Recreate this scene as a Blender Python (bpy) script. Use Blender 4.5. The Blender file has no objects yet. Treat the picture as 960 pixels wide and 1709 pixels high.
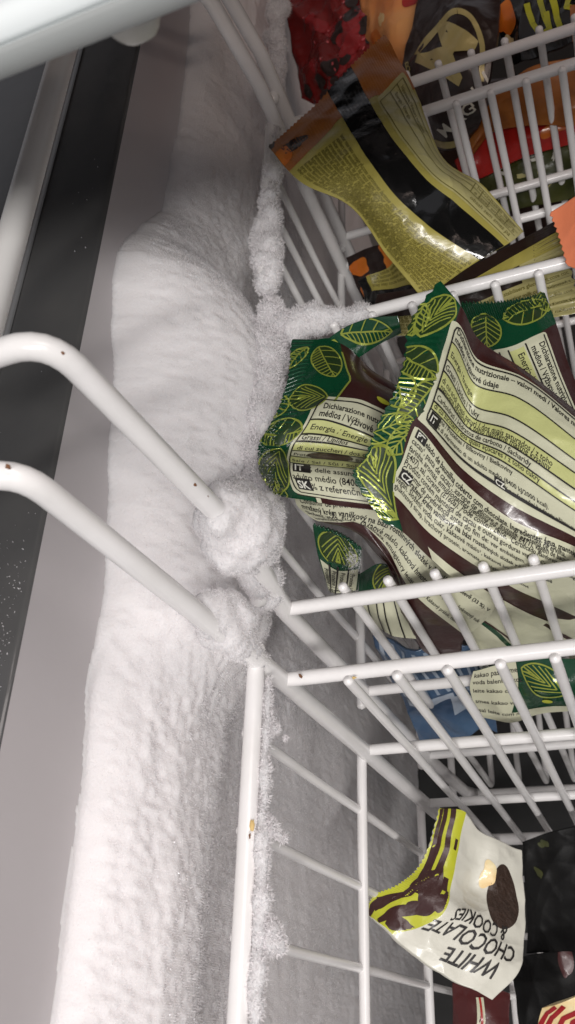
import bpy, math, random
import numpy as np
from mathutils import Vector, Matrix

random.seed(7); RNG = np.random.default_rng(7)
SC = bpy.context.scene
COL = SC.collection

# ---------------------------------------------------------------- camera, world, lamps, exposure
# All sizes below are written in "survey" units with the lens at the origin; W() turns them into metres.
K = 1.6
OFF = np.array([0.24, 0.0, 1.0])
def W(P): return np.asarray(P, dtype=float) * K + OFF
R = np.array([[0.9302104, 0.16648996, 0.32709281],
              [0.02897858, 0.85509818, -0.51765563],
              [-0.36588093, 0.49100733, 0.79059657]])
cam_d = bpy.data.cameras.new('camera'); cam = bpy.data.objects.new('camera', cam_d); COL.objects.link(cam)
cam.matrix_world = Matrix.Translation(Vector(OFF)) @ Matrix(R.tolist()).to_4x4()
cam_d.sensor_fit = 'VERTICAL'; cam_d.sensor_height = 36.0; cam_d.sensor_width = 36.0
cam_d.lens = 36.0 * 1465.0 / 1709.0
cam_d.clip_start = 0.01; cam_d.clip_end = 50
cam_d.dof.use_dof = True; cam_d.dof.focus_distance = 0.30 * K; cam_d.dof.aperture_fstop = 17.0
SC.camera = cam
world = bpy.data.worlds.new('World'); SC.world = world; world.use_nodes = True
bg = world.node_tree.nodes['Background']; bg.inputs[0].default_value = (0.93, 0.93, 1.0, 1); bg.inputs[1].default_value = 0.27

def area(name, loc, target, sx, sy, power, color):
    d = bpy.data.lights.new(name, 'AREA'); d.shape = 'RECTANGLE'; d.size = sx; d.size_y = sy
    d.energy = power; d.color = color
    o = bpy.data.objects.new(name, d); COL.objects.link(o)
    o.location = loc
    dirv = Vector(target) - Vector(loc)
    o.rotation_euler = dirv.to_track_quat('-Z', 'Y').to_euler()
    return o
# a shop ceiling tube running across the freezer, and a wide fill lamp added to soften contrast
area('ceiling_tube', (0.75, -1.25, 2.35), (0.15, 0.18, 0.55), 1.5, 0.10, 48.0, (1.0, 0.965, 0.94))
area('fill_lamp', (1.5, 0.6, 2.7), (0.2, 0.4, 0.5), 1.6, 1.3, 27.0, (1.0, 0.90, 0.86))
SC.view_settings.view_transform = 'Standard'; SC.view_settings.look = 'None'
SC.view_settings.exposure = 0.02; SC.view_settings.gamma = 1.0
SC.render.engine = 'CYCLES'
SC.cycles.max_bounces = 8; SC.cycles.transparent_max_bounces = 12

# ---------------------------------------------------------------- helpers
F = 1465.0; CX, CY = 480.0, 854.5
def ray(x, y): return R @ np.array([(x - CX) / F, -(y - CY) / F, -1.0])
def at_z(x, y, z):
    q = ray(x, y); return q * (z / q[2])
def at_y(x, y, v):
    q = ray(x, y); return q * (v / q[1])
def at_x(x, y, v):
    q = ray(x, y); return q * (v / q[0])

def tag(o, label=None, cat=None, group=None, kind=None):
    if label: o['label'] = label
    if cat: o['category'] = cat
    if group: o['group'] = group
    if kind: o['kind'] = kind
    return o
def empty(name, P):
    o = bpy.data.objects.new(name, None); COL.objects.link(o); o.location = W(P); o.empty_display_size = 0.02
    return o
def mesh_data(name, V, Fc, mats, smooth=True, midx=None):
    me = bpy.data.meshes.new(name)
    V = np.asarray(V, dtype=np.float32)
    if isinstance(Fc, np.ndarray):
        n = Fc.shape[1]; m = len(Fc)
        me.vertices.add(len(V)); me.vertices.foreach_set('co', V.ravel())
        me.loops.add(m * n); me.loops.foreach_set('vertex_index', Fc.astype(np.int32).ravel())
        me.polygons.add(m); me.polygons.foreach_set('loop_start', np.arange(0, m * n, n, dtype=np.int32))
        me.update(calc_edges=True)
    else:
        me.from_pydata([tuple(map(float, v)) for v in V], [], [tuple(map(int, f)) for f in Fc])
    if not isinstance(mats, (list, tuple)): mats = [mats]
    for m_ in mats: me.materials.append(m_)
    if midx is not None: me.polygons.foreach_set('material_index', np.asarray(midx, dtype=np.int32))
    if smooth: me.polygons.foreach_set('use_smooth', np.ones(len(me.polygons), dtype=bool))
    me.validate(); me.update()
    return me
def link(name, me, parent=None, loc=None):
    o = bpy.data.objects.new(name, me); COL.objects.link(o)
    if parent is not None: o.parent = parent
    if loc is not None: o.location = loc
    return o
def build(name, P, Fc, mats, parent=None, smooth=True, midx=None):
    """survey-unit vertices -> object; local to the parent empty or to its own centre"""
    V = W(P)
    if parent is not None:
        return link(name, mesh_data(name, V - np.array(parent['_o']), Fc, mats, smooth, midx), parent)
    c = V.mean(axis=0)
    return link(name, mesh_data(name, V - c, Fc, mats, smooth, midx), None, c)
def root(name, P, label, cat, group=None):
    o = empty(name, P); o['_o'] = [float(a) for a in W(P)]
    return tag(o, label, cat, group)

def grid_faces(nu, nv, base=0):
    i = np.arange(nu - 1)[:, None] * nv + np.arange(nv - 1)[None, :]
    i = i.ravel() + base
    return np.stack([i, i + nv, i + nv + 1, i + 1], axis=1)

def sweep(pts, rad, seg=14, cap=True):
    pts = np.asarray(pts, dtype=float); n = len(pts)
    rad = np.full(n, rad) if np.isscalar(rad) else np.asarray(rad, dtype=float)
    T = np.gradient(pts, axis=0); T /= np.linalg.norm(T, axis=1)[:, None]
    if cap:  # rounded ends
        a = [0.0, 0.35, 0.7, 0.92]
        P = []; Rr = []; TT = []
        for q in a: P.append(pts[0] - T[0] * rad[0] * (1 - q) * .9); Rr.append(rad[0] * math.sqrt(1 - (1 - q) ** 2) if q > 0 else rad[0] * .02); TT.append(T[0])
        for k in range(n): P.append(pts[k]); Rr.append(rad[k]); TT.append(T[k])
        for q in a[::-1]: P.append(pts[-1] + T[-1] * rad[-1] * (1 - q) * .9); Rr.append(rad[-1] * math.sqrt(1 - (1 - q) ** 2) if q > 0 else rad[-1] * .02); TT.append(T[-1])
        pts = np.array(P); rad = np.array(Rr); T = np.array(TT); n = len(pts)
    ref = np.array([0, 0, 1.0]) if abs(T[0][2]) < .9 else np.array([1.0, 0, 0])
    N = ref - T[0] * (ref @ T[0]); N /= np.linalg.norm(N)
    V = []
    ang = np.arange(seg) * 2 * math.pi / seg
    for k in range(n):
        N = N - T[k] * (N @ T[k]); N /= np.linalg.norm(N); B = np.cross(T[k], N)
        V.append(pts[k] + rad[k] * (np.cos(ang)[:, None] * N + np.sin(ang)[:, None] * B))
    V = np.concatenate(V)
    Fc = []
    k = np.arange(n - 1)[:, None] * seg; j = np.arange(seg)[None, :]; j2 = (j + 1) % seg
    Fc = np.stack([(k + j).ravel(), (k + j2).ravel(), (k + seg + j2).ravel(), (k + seg + j).ravel()], axis=1)
    return V, Fc
def join(parts):
    V = []; Fs = []; b = 0
    for v, f in parts:
        V.append(v); Fs.append(np.asarray(f) + b); b += len(v)
    return np.concatenate(V), np.concatenate(Fs)
def box(lo, hi):
    x0, y0, z0 = lo; x1, y1, z1 = hi
    V = np.array([(x, y, z) for x in (x0, x1) for y in (y0, y1) for z in (z0, z1)], dtype=float)
    Fc = np.array([(0, 1, 3, 2), (4, 6, 7, 5), (0, 4, 5, 1), (2, 3, 7, 6), (0, 2, 6, 4), (1, 5, 7, 3)])
    return V, Fc

def lattice(seed, n=64):
    return np.random.default_rng(seed).random((n, n, n)).astype(np.float32)
_LAT = [lattice(s) for s in range(4)]
def vnoise(P, scale, seed=0):
    Q = np.asarray(P) / scale + 17.3 * (seed + 1); i = np.floor(Q).astype(int); f = Q - i; f = f * f * (3 - 2 * f)
    L = _LAT[seed % 4]; o = 0
    for a in (0, 1):
        for b in (0, 1):
            for c in (0, 1):
                w = (f[:, 0] if a else 1 - f[:, 0]) * (f[:, 1] if b else 1 - f[:, 1]) * (f[:, 2] if c else 1 - f[:, 2])
                o = o + w * L[(i[:, 0] + a) % 64, (i[:, 1] + b) % 64, (i[:, 2] + c) % 64]
    return o * 2 - 1
def fbm(P, scale, oct=3, seed=0):
    o = 0; a = 1
    for k in range(oct): o = o + a * vnoise(P, scale / 2 ** k, seed + k); a *= .5
    return o
def sstep(a, b, x):
    t = np.clip((x - a) / (b - a), 0, 1); return t * t * (3 - 2 * t)

# ---------------------------------------------------------------- materials
def mat(name, color, rough=.5, metal=0, spec=.5, coat=0, bump=None, var=None, sss=0, trans=0, coat_rough=.1):
    m = bpy.data.materials.new(name); m.use_nodes = True; nt = m.node_tree; b = nt.nodes['Principled BSDF']
    b.inputs['Base Color'].default_value = (*color, 1); b.inputs['Roughness'].default_value = rough
    b.inputs['Metallic'].default_value = metal; b.inputs['Specular IOR Level'].default_value = spec
    b.inputs['Coat Weight'].default_value = coat; b.inputs['Coat Roughness'].default_value = coat_rough
    if sss:
        b.inputs['Subsurface Weight'].default_value = sss[0]; b.inputs['Subsurface Radius'].default_value = (1, .95, .92)
        b.inputs['Subsurface Scale'].default_value = sss[1]
    tc = None
    if bump or var: tc = nt.nodes.new('ShaderNodeTexCoord')
    if var:  # (scale, amount, second colour)
        n = nt.nodes.new('ShaderNodeTexNoise'); n.inputs['Scale'].default_value = var[0]; n.inputs['Detail'].default_value = 5
        nt.links.new(tc.outputs['Object'], n.inputs['Vector'])
        r = nt.nodes.new('ShaderNodeValToRGB'); r.color_ramp.elements[0].position = .5 - var[1]; r.color_ramp.elements[1].position = .5 + var[1]
        r.color_ramp.elements[0].color = (*color, 1); r.color_ramp.elements[1].color = (*var[2], 1)
        nt.links.new(n.outputs['Fac'], r.inputs['Fac']); nt.links.new(r.outputs['Color'], b.inputs['Base Color'])
    if bump:  # list of (scale, strength, distance)
        prev = None
        for s, st, dist in bump:
            n = nt.nodes.new('ShaderNodeTexNoise'); n.inputs['Scale'].default_value = s; n.inputs['Detail'].default_value = 4
            nt.links.new(tc.outputs['Object'], n.inputs['Vector'])
            bp = nt.nodes.new('ShaderNodeBump'); bp.inputs['Strength'].default_value = st; bp.inputs['Distance'].default_value = dist
            nt.links.new(n.outputs['Fac'], bp.inputs['Height'])
            if prev: nt.links.new(prev.outputs['Normal'], bp.inputs['Normal'])
            prev = bp
        nt.links.new(prev.outputs['Normal'], b.inputs['Normal'])
    return m
M = {}
M['wire'] = mat('white_plastic_coated_wire', (.84, .825, .82), .22, spec=.55, bump=[(60, .2, .002)], var=(25, .2, (.77, .755, .74)))
M['rust'] = mat('rust_chip', (.16, .07, .03), .8, bump=[(900, .6, .001)])
M['rust_pale'] = mat('yellowed_chip', (.62, .44, .18), .7)
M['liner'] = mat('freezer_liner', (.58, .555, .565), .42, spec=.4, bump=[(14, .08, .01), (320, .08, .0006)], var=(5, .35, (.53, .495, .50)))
M['shaded_liner'] = mat('freezer_floor', (.025, .025, .025), .6)  # liner blackened, standing in for the unlit depths
M['wall_low'] = mat('freezer_side_shaded', (.36, .355, .34), .6, var=(9, .3, (.29, .285, .275)))  # darker copy of the liner; shade of the depth is in the colour
M['ledge'] = mat('dark_smoked_ledge', (.075, .075, .077), .14, spec=.6, bump=[(30, .06, .004)], var=(18, .3, (.11, .108, .105)))  # lifted base and paler noise stand in for soft reflections
M['chrome'] = mat('polished_trim', (.42, .42, .42), .26, metal=.55)
M['rail'] = mat('white_rail', (.80, .785, .765), .35)
M['gap'] = mat('black_gasket', (.008, .008, .008), .6)
M['lid_grey'] = mat('grey_lid_channel', (.30, .315, .31), .35, spec=.5)
M['lid_white'] = mat('white_lid_profile', (.72, .76, .76), .12, coat=.6, bump=[(12, .1, .01)])
M['knob'] = mat('milky_plastic_bumper', (.66, .65, .60), .3, sss=(.5, .01))
M['frost'] = mat('frost', (.82, .795, .80), .8, spec=.2, sss=(.8, .013), bump=[(260, .22, .0014), (620, .5, .0010)])
M['glint'] = mat('ice_glint', (.88, .88, .9), .06, spec=1.0, coat=1)
cm = bpy.data.materials.new('frost_crystals'); cm.use_nodes = True; nt = cm.node_tree; nt.nodes.clear()
o_ = nt.nodes.new('ShaderNodeOutputMaterial'); m_ = nt.nodes.new('ShaderNodeMixShader'); d_ = nt.nodes.new('ShaderNodeBsdfDiffuse'); t_ = nt.nodes.new('ShaderNodeBsdfTranslucent')
d_.inputs[0].default_value = (.95, .93, .94, 1); t_.inputs[0].default_value = (.95, .93, .94, 1); m_.inputs[0].default_value = .5
nt.links.new(d_.outputs[0], m_.inputs[1]); nt.links.new(t_.outputs[0], m_.inputs[2]); nt.links.new(m_.outputs[0], o_.inputs[0]); M['crystal'] = cm
gl = bpy.data.materials.new('smoked_lid_glass'); gl.use_nodes = True; nt = gl.node_tree; nt.nodes.clear()
out = nt.nodes.new('ShaderNodeOutputMaterial'); mx = nt.nodes.new('ShaderNodeMixShader'); tr = nt.nodes.new('ShaderNodeBsdfTransparent'); gs = nt.nodes.new('ShaderNodeBsdfGlossy'); fr = nt.nodes.new('ShaderNodeFresnel')
tr.inputs[0].default_value = (.86, .80, .76, 1); gs.inputs['Roughness'].default_value = .03
nt.links.new(fr.outputs[0], mx.inputs[0]); nt.links.new(tr.outputs[0], mx.inputs[1]); nt.links.new(gs.outputs[0], mx.inputs[2]); nt.links.new(mx.outputs[0], out.inputs[0])
M['glass'] = gl

# ---------------------------------------------------------------- freezer body
def plate(name, corners, m, nu=2, nv=2):
    c = [np.array(p, float) for p in corners]
    s, t = np.meshgrid(np.linspace(0, 1, nu), np.linspace(0, 1, nv), indexing='ij'); s = s.ravel()[:, None]; t = t.ravel()[:, None]
    V = c[0] * (1 - s) * (1 - t) + c[1] * s * (1 - t) + c[2] * s * t + c[3] * (1 - s) * t
    o = build(name, V, grid_faces(nu, nv), m); return tag(o, kind='structure')
LZ = -.177
XW = -.15
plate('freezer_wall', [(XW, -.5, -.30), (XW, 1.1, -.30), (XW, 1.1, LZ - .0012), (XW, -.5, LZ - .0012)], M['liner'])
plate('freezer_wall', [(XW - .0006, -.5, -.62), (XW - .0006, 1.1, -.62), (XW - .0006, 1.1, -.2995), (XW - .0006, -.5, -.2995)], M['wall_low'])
plate('freezer_wall', [(.50, -.5, -.62), (.50, 1.1, -.62), (.50, 1.1, LZ), (.50, -.5, LZ)], M['shaded_liner'])
plate('freezer_wall', [(XW, 1.1, -.62), (.5, 1.1, -.62), (.5, 1.1, LZ), (XW, 1.1, LZ)], M['shaded_liner'])
plate('freezer_wall', [(XW, -.5, -.62), (.5, -.5, -.62), (.5, -.5, LZ), (XW, -.5, LZ)], M['shaded_liner'])
plate('freezer_floor', [(XW, -.5, -.62), (.5, -.5, -.62), (.5, 1.1, -.62), (XW, 1.1, -.62)], M['shaded_liner'])
# ledge: dark smoked top of the freezer rim with a rounded inner lip
lv = []
prof = [(-.60, LZ - .03), (-.60, LZ), (XW - .0016, LZ), (XW - .0006, LZ - .0003), (XW, LZ - .0012)]
ys = np.linspace(-.5, 1.1, 30)
V = np.array([(x, y, z) for x, z in prof for y in ys]); tag(build('freezer_ledge', V, grid_faces(len(prof), len(ys)), M['ledge']), kind='structure')

# polished trim and black gasket along the ledge
t = root('rail_trim', (-.1835, .3, LZ), 'polished rounded metal trim strip lying on the dark ledge beside the white rail', 'trim')
a = np.linspace(0, math.pi, 14); r = .0034
V = np.array([(-.1838 + r * math.cos(q), y, LZ + .0004 + r * math.sin(q)) for q in a for y in ys])
build('metal_strip', V, grid_faces(14, len(ys)), M['chrome'], t)
build('gasket', *box((-.1925, -.5, LZ + .0004), (-.1874, 1.1, LZ + .0012)), M['gap'], t, smooth=False)
# white rail that the hooks rest on
t = root('hook_rail', (-.1405, .3, -.125), 'long white tubular rail above the dark freezer ledge', 'rail')
V, Fc = sweep([(-.1395, y, -.1285) for y in np.linspace(-.5, 1.1, 20)], .0042, 20)
build('tube', V, Fc, M['rail'], t)
for y in (-.3, .8):
    V, Fc = sweep([(-.1395, y, -.130), (-.1485, y, -.150), (-.158, y, LZ)], .003, 10); build('bracket', V, Fc, M['rail'], t)

# ---------------------------------------------------------------- sliding lid
LX0, LX1 = -.30, .5
t = root('sliding_lid', (.1, .16, -.058), 'white and grey framed sliding glass lid crossing the top left corner', 'lid')
def extr(prof, x0=LX0, x1=LX1, n=8):
    xs = np.linspace(x0, x1, n); V = np.array([(x, y, z) for y, z in prof for x in xs]); return V, grid_faces(len(prof), n)
LY = .1337
tilt = .00
pr = [(LY + .052, -.0625), (LY + .002, -.0625), (LY, -.0618), (LY, -.0582), (LY + .0006, -.0576), (LY + .0010, -.0576)]
V, Fc = extr(pr); build('channel', V, Fc, M['lid_grey'], t)
a = np.linspace(0, math.pi / 2, 8)
pr = [(LY + .0010, -.0576), (LY + .0012, -.0583), (LY + .0016, -.0576)]
pr += [(LY + .0016 + .004 * (1 - math.cos(q)), -.0576 + .0042 * math.sin(q)) for q in a] + [(LY + .020, -.0528), (LY + .050, -.0528), (LY + .052, -.0545), (LY + .052, -.0625)]
V, Fc = extr(pr); build('top_profile', V, Fc, M['lid_white'], t)
V, Fc = box((LX0, LY + .0522, -.0605), (LX1, 1.05, -.0580)); build('glass_pane', V, Fc, M['glass'], t, smooth=False)
# bumper under the lid frame
pc = at_z(232, 44, -.0690)
a = np.linspace(0, 1, 12); nseg = 30; V = []
for q in a:
    rr = .0054 * (math.sqrt(max(0, 1 - (q * .92) ** 2.6))); zz = -.0622 - .0086 * q
    for k in range(nseg):
        th = k * 2 * math.pi / nseg; e = 1 + .10 * math.cos(3 * th + 1) * q
        V.append((pc[0] + rr * e * math.cos(th), pc[1] + rr * e * math.sin(th), zz))
j = np.arange(nseg); Fc = np.concatenate([np.stack([k * nseg + j, k * nseg + (j + 1) % nseg, (k + 1) * nseg + (j + 1) % nseg, (k + 1) * nseg + j], 1) for k in range(11)])
build('bumper', np.array(V), Fc, M['knob'], t)

# ---------------------------------------------------------------- frost on the wall
def thick(y, z):
    s = -z
    s0 = np.interp(y, [-.1, 0, .06, .09, .12, .16, .2, .225, .24, .25, .26, .27, .28, .29, .30, .366, .46, .7], [.218, .2165, .2155, .211, .212, .204, .197, .191, .1885, .1890, .1915, .1955, .2005, .206, .2105, .2155, .210, .205])
    P = np.stack([np.zeros_like(y), y, z], 1)
    s0 = s0 + .0022 * vnoise(P, .018, 1) + .0008 * vnoise(P, .006, 2)
    # lower, layered profile in front of the near basket
    d = s - s0
    lo = np.interp(s + .0045 * vnoise(P * [1, .5, 1], .016, 3), [.2165, .222, .232, .245, .260, .270, .277, .305, .320, .330, .338, .36, .45, .62],
                   [0, .0065, .0125, .0165, .0170, .0155, .0130, .0105, .0090, .0065, .0026, .0020, .0008, .0003])
    lo = lo * sstep(0, .004, d)
    pk = np.interp(y, [.09, .12, .16, .22, .30, .34, .42, .6], [.022, .034, .040, .041, .041, .041, .041, .041])
    dome = .041 * np.sqrt(np.clip(1 - (np.clip(y - .215, 0, 1) / .062) ** 2, 0, 1)); flo = np.interp(y, [.2, .28, .34, .42, .6], [.016, .021, .023, .025, .02])
    pk = np.minimum(pk, .5 * (dome + flo + np.sqrt((dome - flo) ** 2 + .004 ** 2)))
    hi = np.interp(d, [0, .0007, .002, .005, .010, .018, .028, .040, .050, .060, .070, .085, .11, .16, .25, .4], [0, .14, .25, .41, .59, .79, .94, 1.0, .97, .86, .68, .44, .26, .12, .05, .02]) * pk
    w = sstep(.085, .125, y + .006 * vnoise(P, .02, 0))
    h = lo * (1 - w) + hi * w
    mask = np.clip(h / .006, 0, 1)
    n = .0042 * fbm(P * [1, .8, 1], .036, 1, 0) + .0008 * fbm(P, .018, 1, 1) + .0004 * vnoise(P, .0060, 2) + .00070 * vnoise(P, .0020, 3)
    n2 = .0013 * fbm(P * [1, .22, 1], .014, 1, 1) + .0003 * vnoise(P * [1, .5, 1], .006, 2) + .00070 * vnoise(P, .0020, 3)
    h = h + mask * (n * w + n2 * (1 - w)) + (1 - mask) * np.clip(d / .01, 0, 1) * (.0006 * np.abs(vnoise(P, .003, 1)) + .0006 * np.abs(vnoise(P, .008, 2)) + .0004 * np.abs(vnoise(P, .0018, 3)))
    h = h - .0007 * (d < 0)
    return h, d
def y_grid():
    y = [-.05]
    while y[-1] < .62: y.append(y[-1] + (.00068 if y[-1] < .30 else .0014 if y[-1] < .42 else .0035))
    return np.array(y)
yg = y_grid(); zg = -np.concatenate([np.arange(.176, .30, .00070), np.arange(.30, .36, .0011), np.arange(.36, .619, .0022)])
Y, Z = np.meshgrid(yg, zg, indexing='ij'); yf, zf = Y.ravel(), Z.ravel()
h, dd = thick(yf, zf)
FV = np.stack([XW + h + .0003, yf, zf], 1)
FF = grid_faces(len(yg), len(zg))
keep = (dd[FF].max(axis=1) > -.002)
frost = build('wall_frost', FV, FF[keep][:, ::-1], M['frost'])
frost['kind'] = 'stuff'

def shards(P, N, L, Wd, spread=.7, rng=RNG):
    """tiny flat ice needles growing out of points P along N"""
    n = len(P)
    D = N + rng.normal(0, spread, (n, 3)); D /= np.linalg.norm(D, axis=1)[:, None]
    S = np.cross(D, rng.normal(0, 1, (n, 3))); S /= np.linalg.norm(S, axis=1)[:, None]
    L = L[:, None]; Wd = Wd[:, None]
    V = np.stack([P - S * Wd - D * L * .1, P + S * Wd - D * L * .1, P + D * L + S * Wd * .25, P + D * L * .8 - S * Wd * .5], 1).reshape(-1, 3)
    b = np.arange(n)[:, None] * 4
    return V, np.concatenate([b, b + 1, b + 2, b + 3], axis=1)
# needles over the frost: longest where it faces down and away from the wall
G = FV.reshape(len(yg), len(zg), 3)
gy = np.gradient(G[..., 0], yg, axis=0); gz = np.gradient(G[..., 0], zg, axis=1)
NN = np.stack([np.ones_like(gy), -gy, -gz], -1); NN /= np.linalg.norm(NN, axis=-1)[..., None]
n_sh = 1400000
yy = RNG.uniform(-.04, .45, n_sh) ** 1.0; zz = -RNG.uniform(.19, .44, n_sh)
iy = np.clip(np.searchsorted(yg, yy), 0, len(yg) - 1); iz = np.clip(np.searchsorted(-zg, -zz), 0, len(zg) - 1)
P = G[iy, iz] ; N = NN[iy, iz]; dsel = dd.reshape(len(yg), len(zg))[iy, iz]; hh = P[:, 0] - XW
down = np.clip(-N[:, 2], 0, 1)
pr_ = np.clip(hh / .01, .25, 1) * (.40 + 1.0 * down)
ok = (dsel > .003) & (RNG.random(n_sh) < pr_ * 1.2)
P, N, down = P[ok], N[ok], down[ok]
L = (.00050 + .0011 * down * RNG.random(len(P))) * RNG.uniform(.3, 1.4, len(P))
V, Fc = shards(P, N + np.array([.2, 0, -.5]) * down[:, None], L, L * RNG.uniform(.10, .20, len(P)))
print('shards', len(P), 'grid', len(FF))
gi = RNG.integers(0, len(P), 2600); GV, GF = shards(P[gi] + N[gi] * .0002, N[gi], np.full(2600, .00042), np.full(2600, .00024), 1.0)
gl_ = build('wall_frost_glints', GV, GF, M['glint'], smooth=False); gl_['kind'] = 'stuff'
cr = build('wall_frost_crystals', V, Fc, M['crystal'], smooth=False); cr['kind'] = 'stuff'

def crust(name, pts, rad, amp, parent, seed=0, needle=.0012, dens=1.0, off=(0, 0, 0), seg=44, squash=None):
    """lumpy frost sheath round a path, with needles, one mesh"""
    pts = np.asarray(pts, float) + np.array(off)
    n = max(12, int(np.linalg.norm(np.diff(pts, axis=0), axis=1).sum() / .0009))
    tt = np.linspace(0, 1, len(pts)); t2 = np.linspace(0, 1, n)
    path = np.stack([np.interp(t2, tt, pts[:, k]) for k in range(3)], 1)
    rr = np.interp(t2, np.linspace(0, 1, len(rad)), rad)
    V, Fc = sweep(path, rr, seg, cap=True)
    c = np.repeat(path, seg, axis=0)
    c = np.concatenate([np.repeat(path[:1], 4 * seg, 0), c, np.repeat(path[-1:], 4 * seg, 0)])
    D = V - c; ln = np.linalg.norm(D, axis=1)[:, None] + 1e-9; U = D / ln
    nz = amp * (fbm(V, .010, 2, seed) + .6 * np.abs(vnoise(V, .003, seed + 1)) + .3 * vnoise(V, .0013, seed + 2))
    V2 = V + U * nz[:, None] * np.clip(ln / .002, .2, 1)
    k = int(len(V2) * 4.5 * dens); needle *= .55; ii = RNG.integers(0, len(V2), k)
    L = needle * RNG.uniform(.2, 1.2, k)
    SV, SF = shards(V2[ii] + RNG.normal(0, .0002, (k, 3)), U[ii], L, L * .15, .6)
    V3, F3 = join([(V2, Fc), (SV, SF)])
    mi = np.concatenate([np.zeros(len(Fc), int), np.ones(len(SF), int)])
    o = build(name, V3, F3, [M['frost'], M['crystal']], parent, True, mi)
    return o

def lump(name, c, rad, amp, parent, seed=0, needle=.0007, tilt=(0, 0, 0), nu=90, nv=60):
    """one ragged clump of hoar frost"""
    th = np.linspace(0, math.pi, nv); ph = np.linspace(0, 2 * math.pi, nu, endpoint=False)
    T_, P_ = np.meshgrid(th, ph, indexing='ij'); U = np.stack([np.sin(T_) * np.cos(P_), np.sin(T_) * np.sin(P_), np.cos(T_)], -1).reshape(-1, 3)
    i = np.arange(nv - 1)[:, None] * nu; j = np.arange(nu)[None, :]; j2 = (j + 1) % nu
    Fc = np.stack([(i + j).ravel(), (i + nu + j).ravel(), (i + nu + j2).ravel(), (i + j2).ravel()], 1)
    from mathutils import Euler
    Rt = np.array(Euler(tilt).to_matrix())
    V = (U * np.array(rad)) @ Rt.T; Un = (U / np.array(rad)) @ Rt.T; Un /= np.linalg.norm(Un, axis=1)[:, None]
    V = V + np.array(c)
    V = V + Un * (amp * (1.3 * fbm(V, .012, 2, seed) + .45 * vnoise(V, .0042, seed + 1) + .2 * np.abs(vnoise(V, .0018, seed + 2))))[:, None]
    k = int(len(V) * 3); ii = RNG.integers(0, len(V), k); L = needle * RNG.uniform(.2, 1.2, k)
    SV, SF = shards(V[ii] + RNG.normal(0, .0003, (k, 3)), Un[ii], L, L * .15, .6)
    V3, F3 = join([(V, Fc), (SV, SF)])
    return build(name, V3, F3, [M['frost'], M['crystal']], parent, True, np.concatenate([np.zeros(len(Fc), int), np.ones(len(SF), int)]))

def clumpy(name, path, r0, parent, seed=0, step=.0045, needle=.0010, jit=.35, var=.28):
    """a row of irregular frost clumps grown along a wire, one ragged body"""
    rg = np.random.default_rng(seed + 900); path = np.asarray(path, float)
    Ls = np.concatenate([[0], np.cumsum(np.linalg.norm(np.diff(path, axis=0), axis=1))]); r0 = np.atleast_1d(r0)
    Vs = []; 
    n = max(2, int(Ls[-1] / step) + 1)
    for k in range(n):
        q = Ls[-1] * k / (n - 1); c = np.array([np.interp(q, Ls, path[:, a]) for a in range(3)])
        r = np.interp(k / (n - 1), np.linspace(0, 1, len(r0)), r0) * rg.uniform(1 - var, 1 + var)
        rad = r * rg.uniform(1 - .7 * var, 1 + var, 3); rad[1] *= 1.35
        Vs.append(_lump_arrays(c + rg.normal(0, jit, 3) * r * .35, rad, r * .30, seed + k, needle, (rg.uniform(-.6, .6), rg.uniform(-.6, .6), rg.uniform(-1, 1))))
    V, Fc = join([v[:2] for v in Vs])
    me = mesh_data('frost_tmp', V, Fc, [M['frost']]); ob = bpy.data.objects.new('frost_tmp', me); COL.objects.link(ob)
    md = ob.modifiers.new('r', 'REMESH'); md.mode = 'VOXEL'; md.voxel_size = .0007
    sm = ob.modifiers.new('s', 'SMOOTH'); sm.factor = .7; sm.iterations = 22
    ev = ob.evaluated_get(bpy.context.evaluated_depsgraph_get()); m2 = ev.to_mesh()
    nv = len(m2.vertices); V = np.empty(nv * 3, np.float32); m2.vertices.foreach_get('co', V); V = V.reshape(-1, 3).astype(float)
    N = np.empty(nv * 3, np.float32); m2.vertices.foreach_get('normal', N); N = N.reshape(-1, 3).astype(float)
    Fq = np.array([tuple(p.vertices) for p in m2.polygons if len(p.vertices) == 4]); ev.to_mesh_clear()
    bpy.data.objects.remove(ob); bpy.data.meshes.remove(me)
    r_ = float(np.mean(r0))
    V = V + N * (r_ * .10 * fbm(V, .007, 1, seed) + r_ * .035 * vnoise(V, .0026, seed + 1) + .00028 * vnoise(V, .0012, seed + 2))[:, None]
    k_ = int(nv * 2.6); ii = RNG.integers(0, nv, k_); L = needle * RNG.uniform(.15, 1.0, k_) ** 1.3
    SV, SF = shards(V[ii] + RNG.normal(0, .0003, (k_, 3)), N[ii], L, L * .14, .5)
    V3, F3 = join([(V, Fq), (SV, SF)])
    return build(name, V3, F3, [M['frost'], M['crystal']], parent, True, np.concatenate([np.zeros(len(Fq), int), np.ones(len(SF), int)]))
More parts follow.
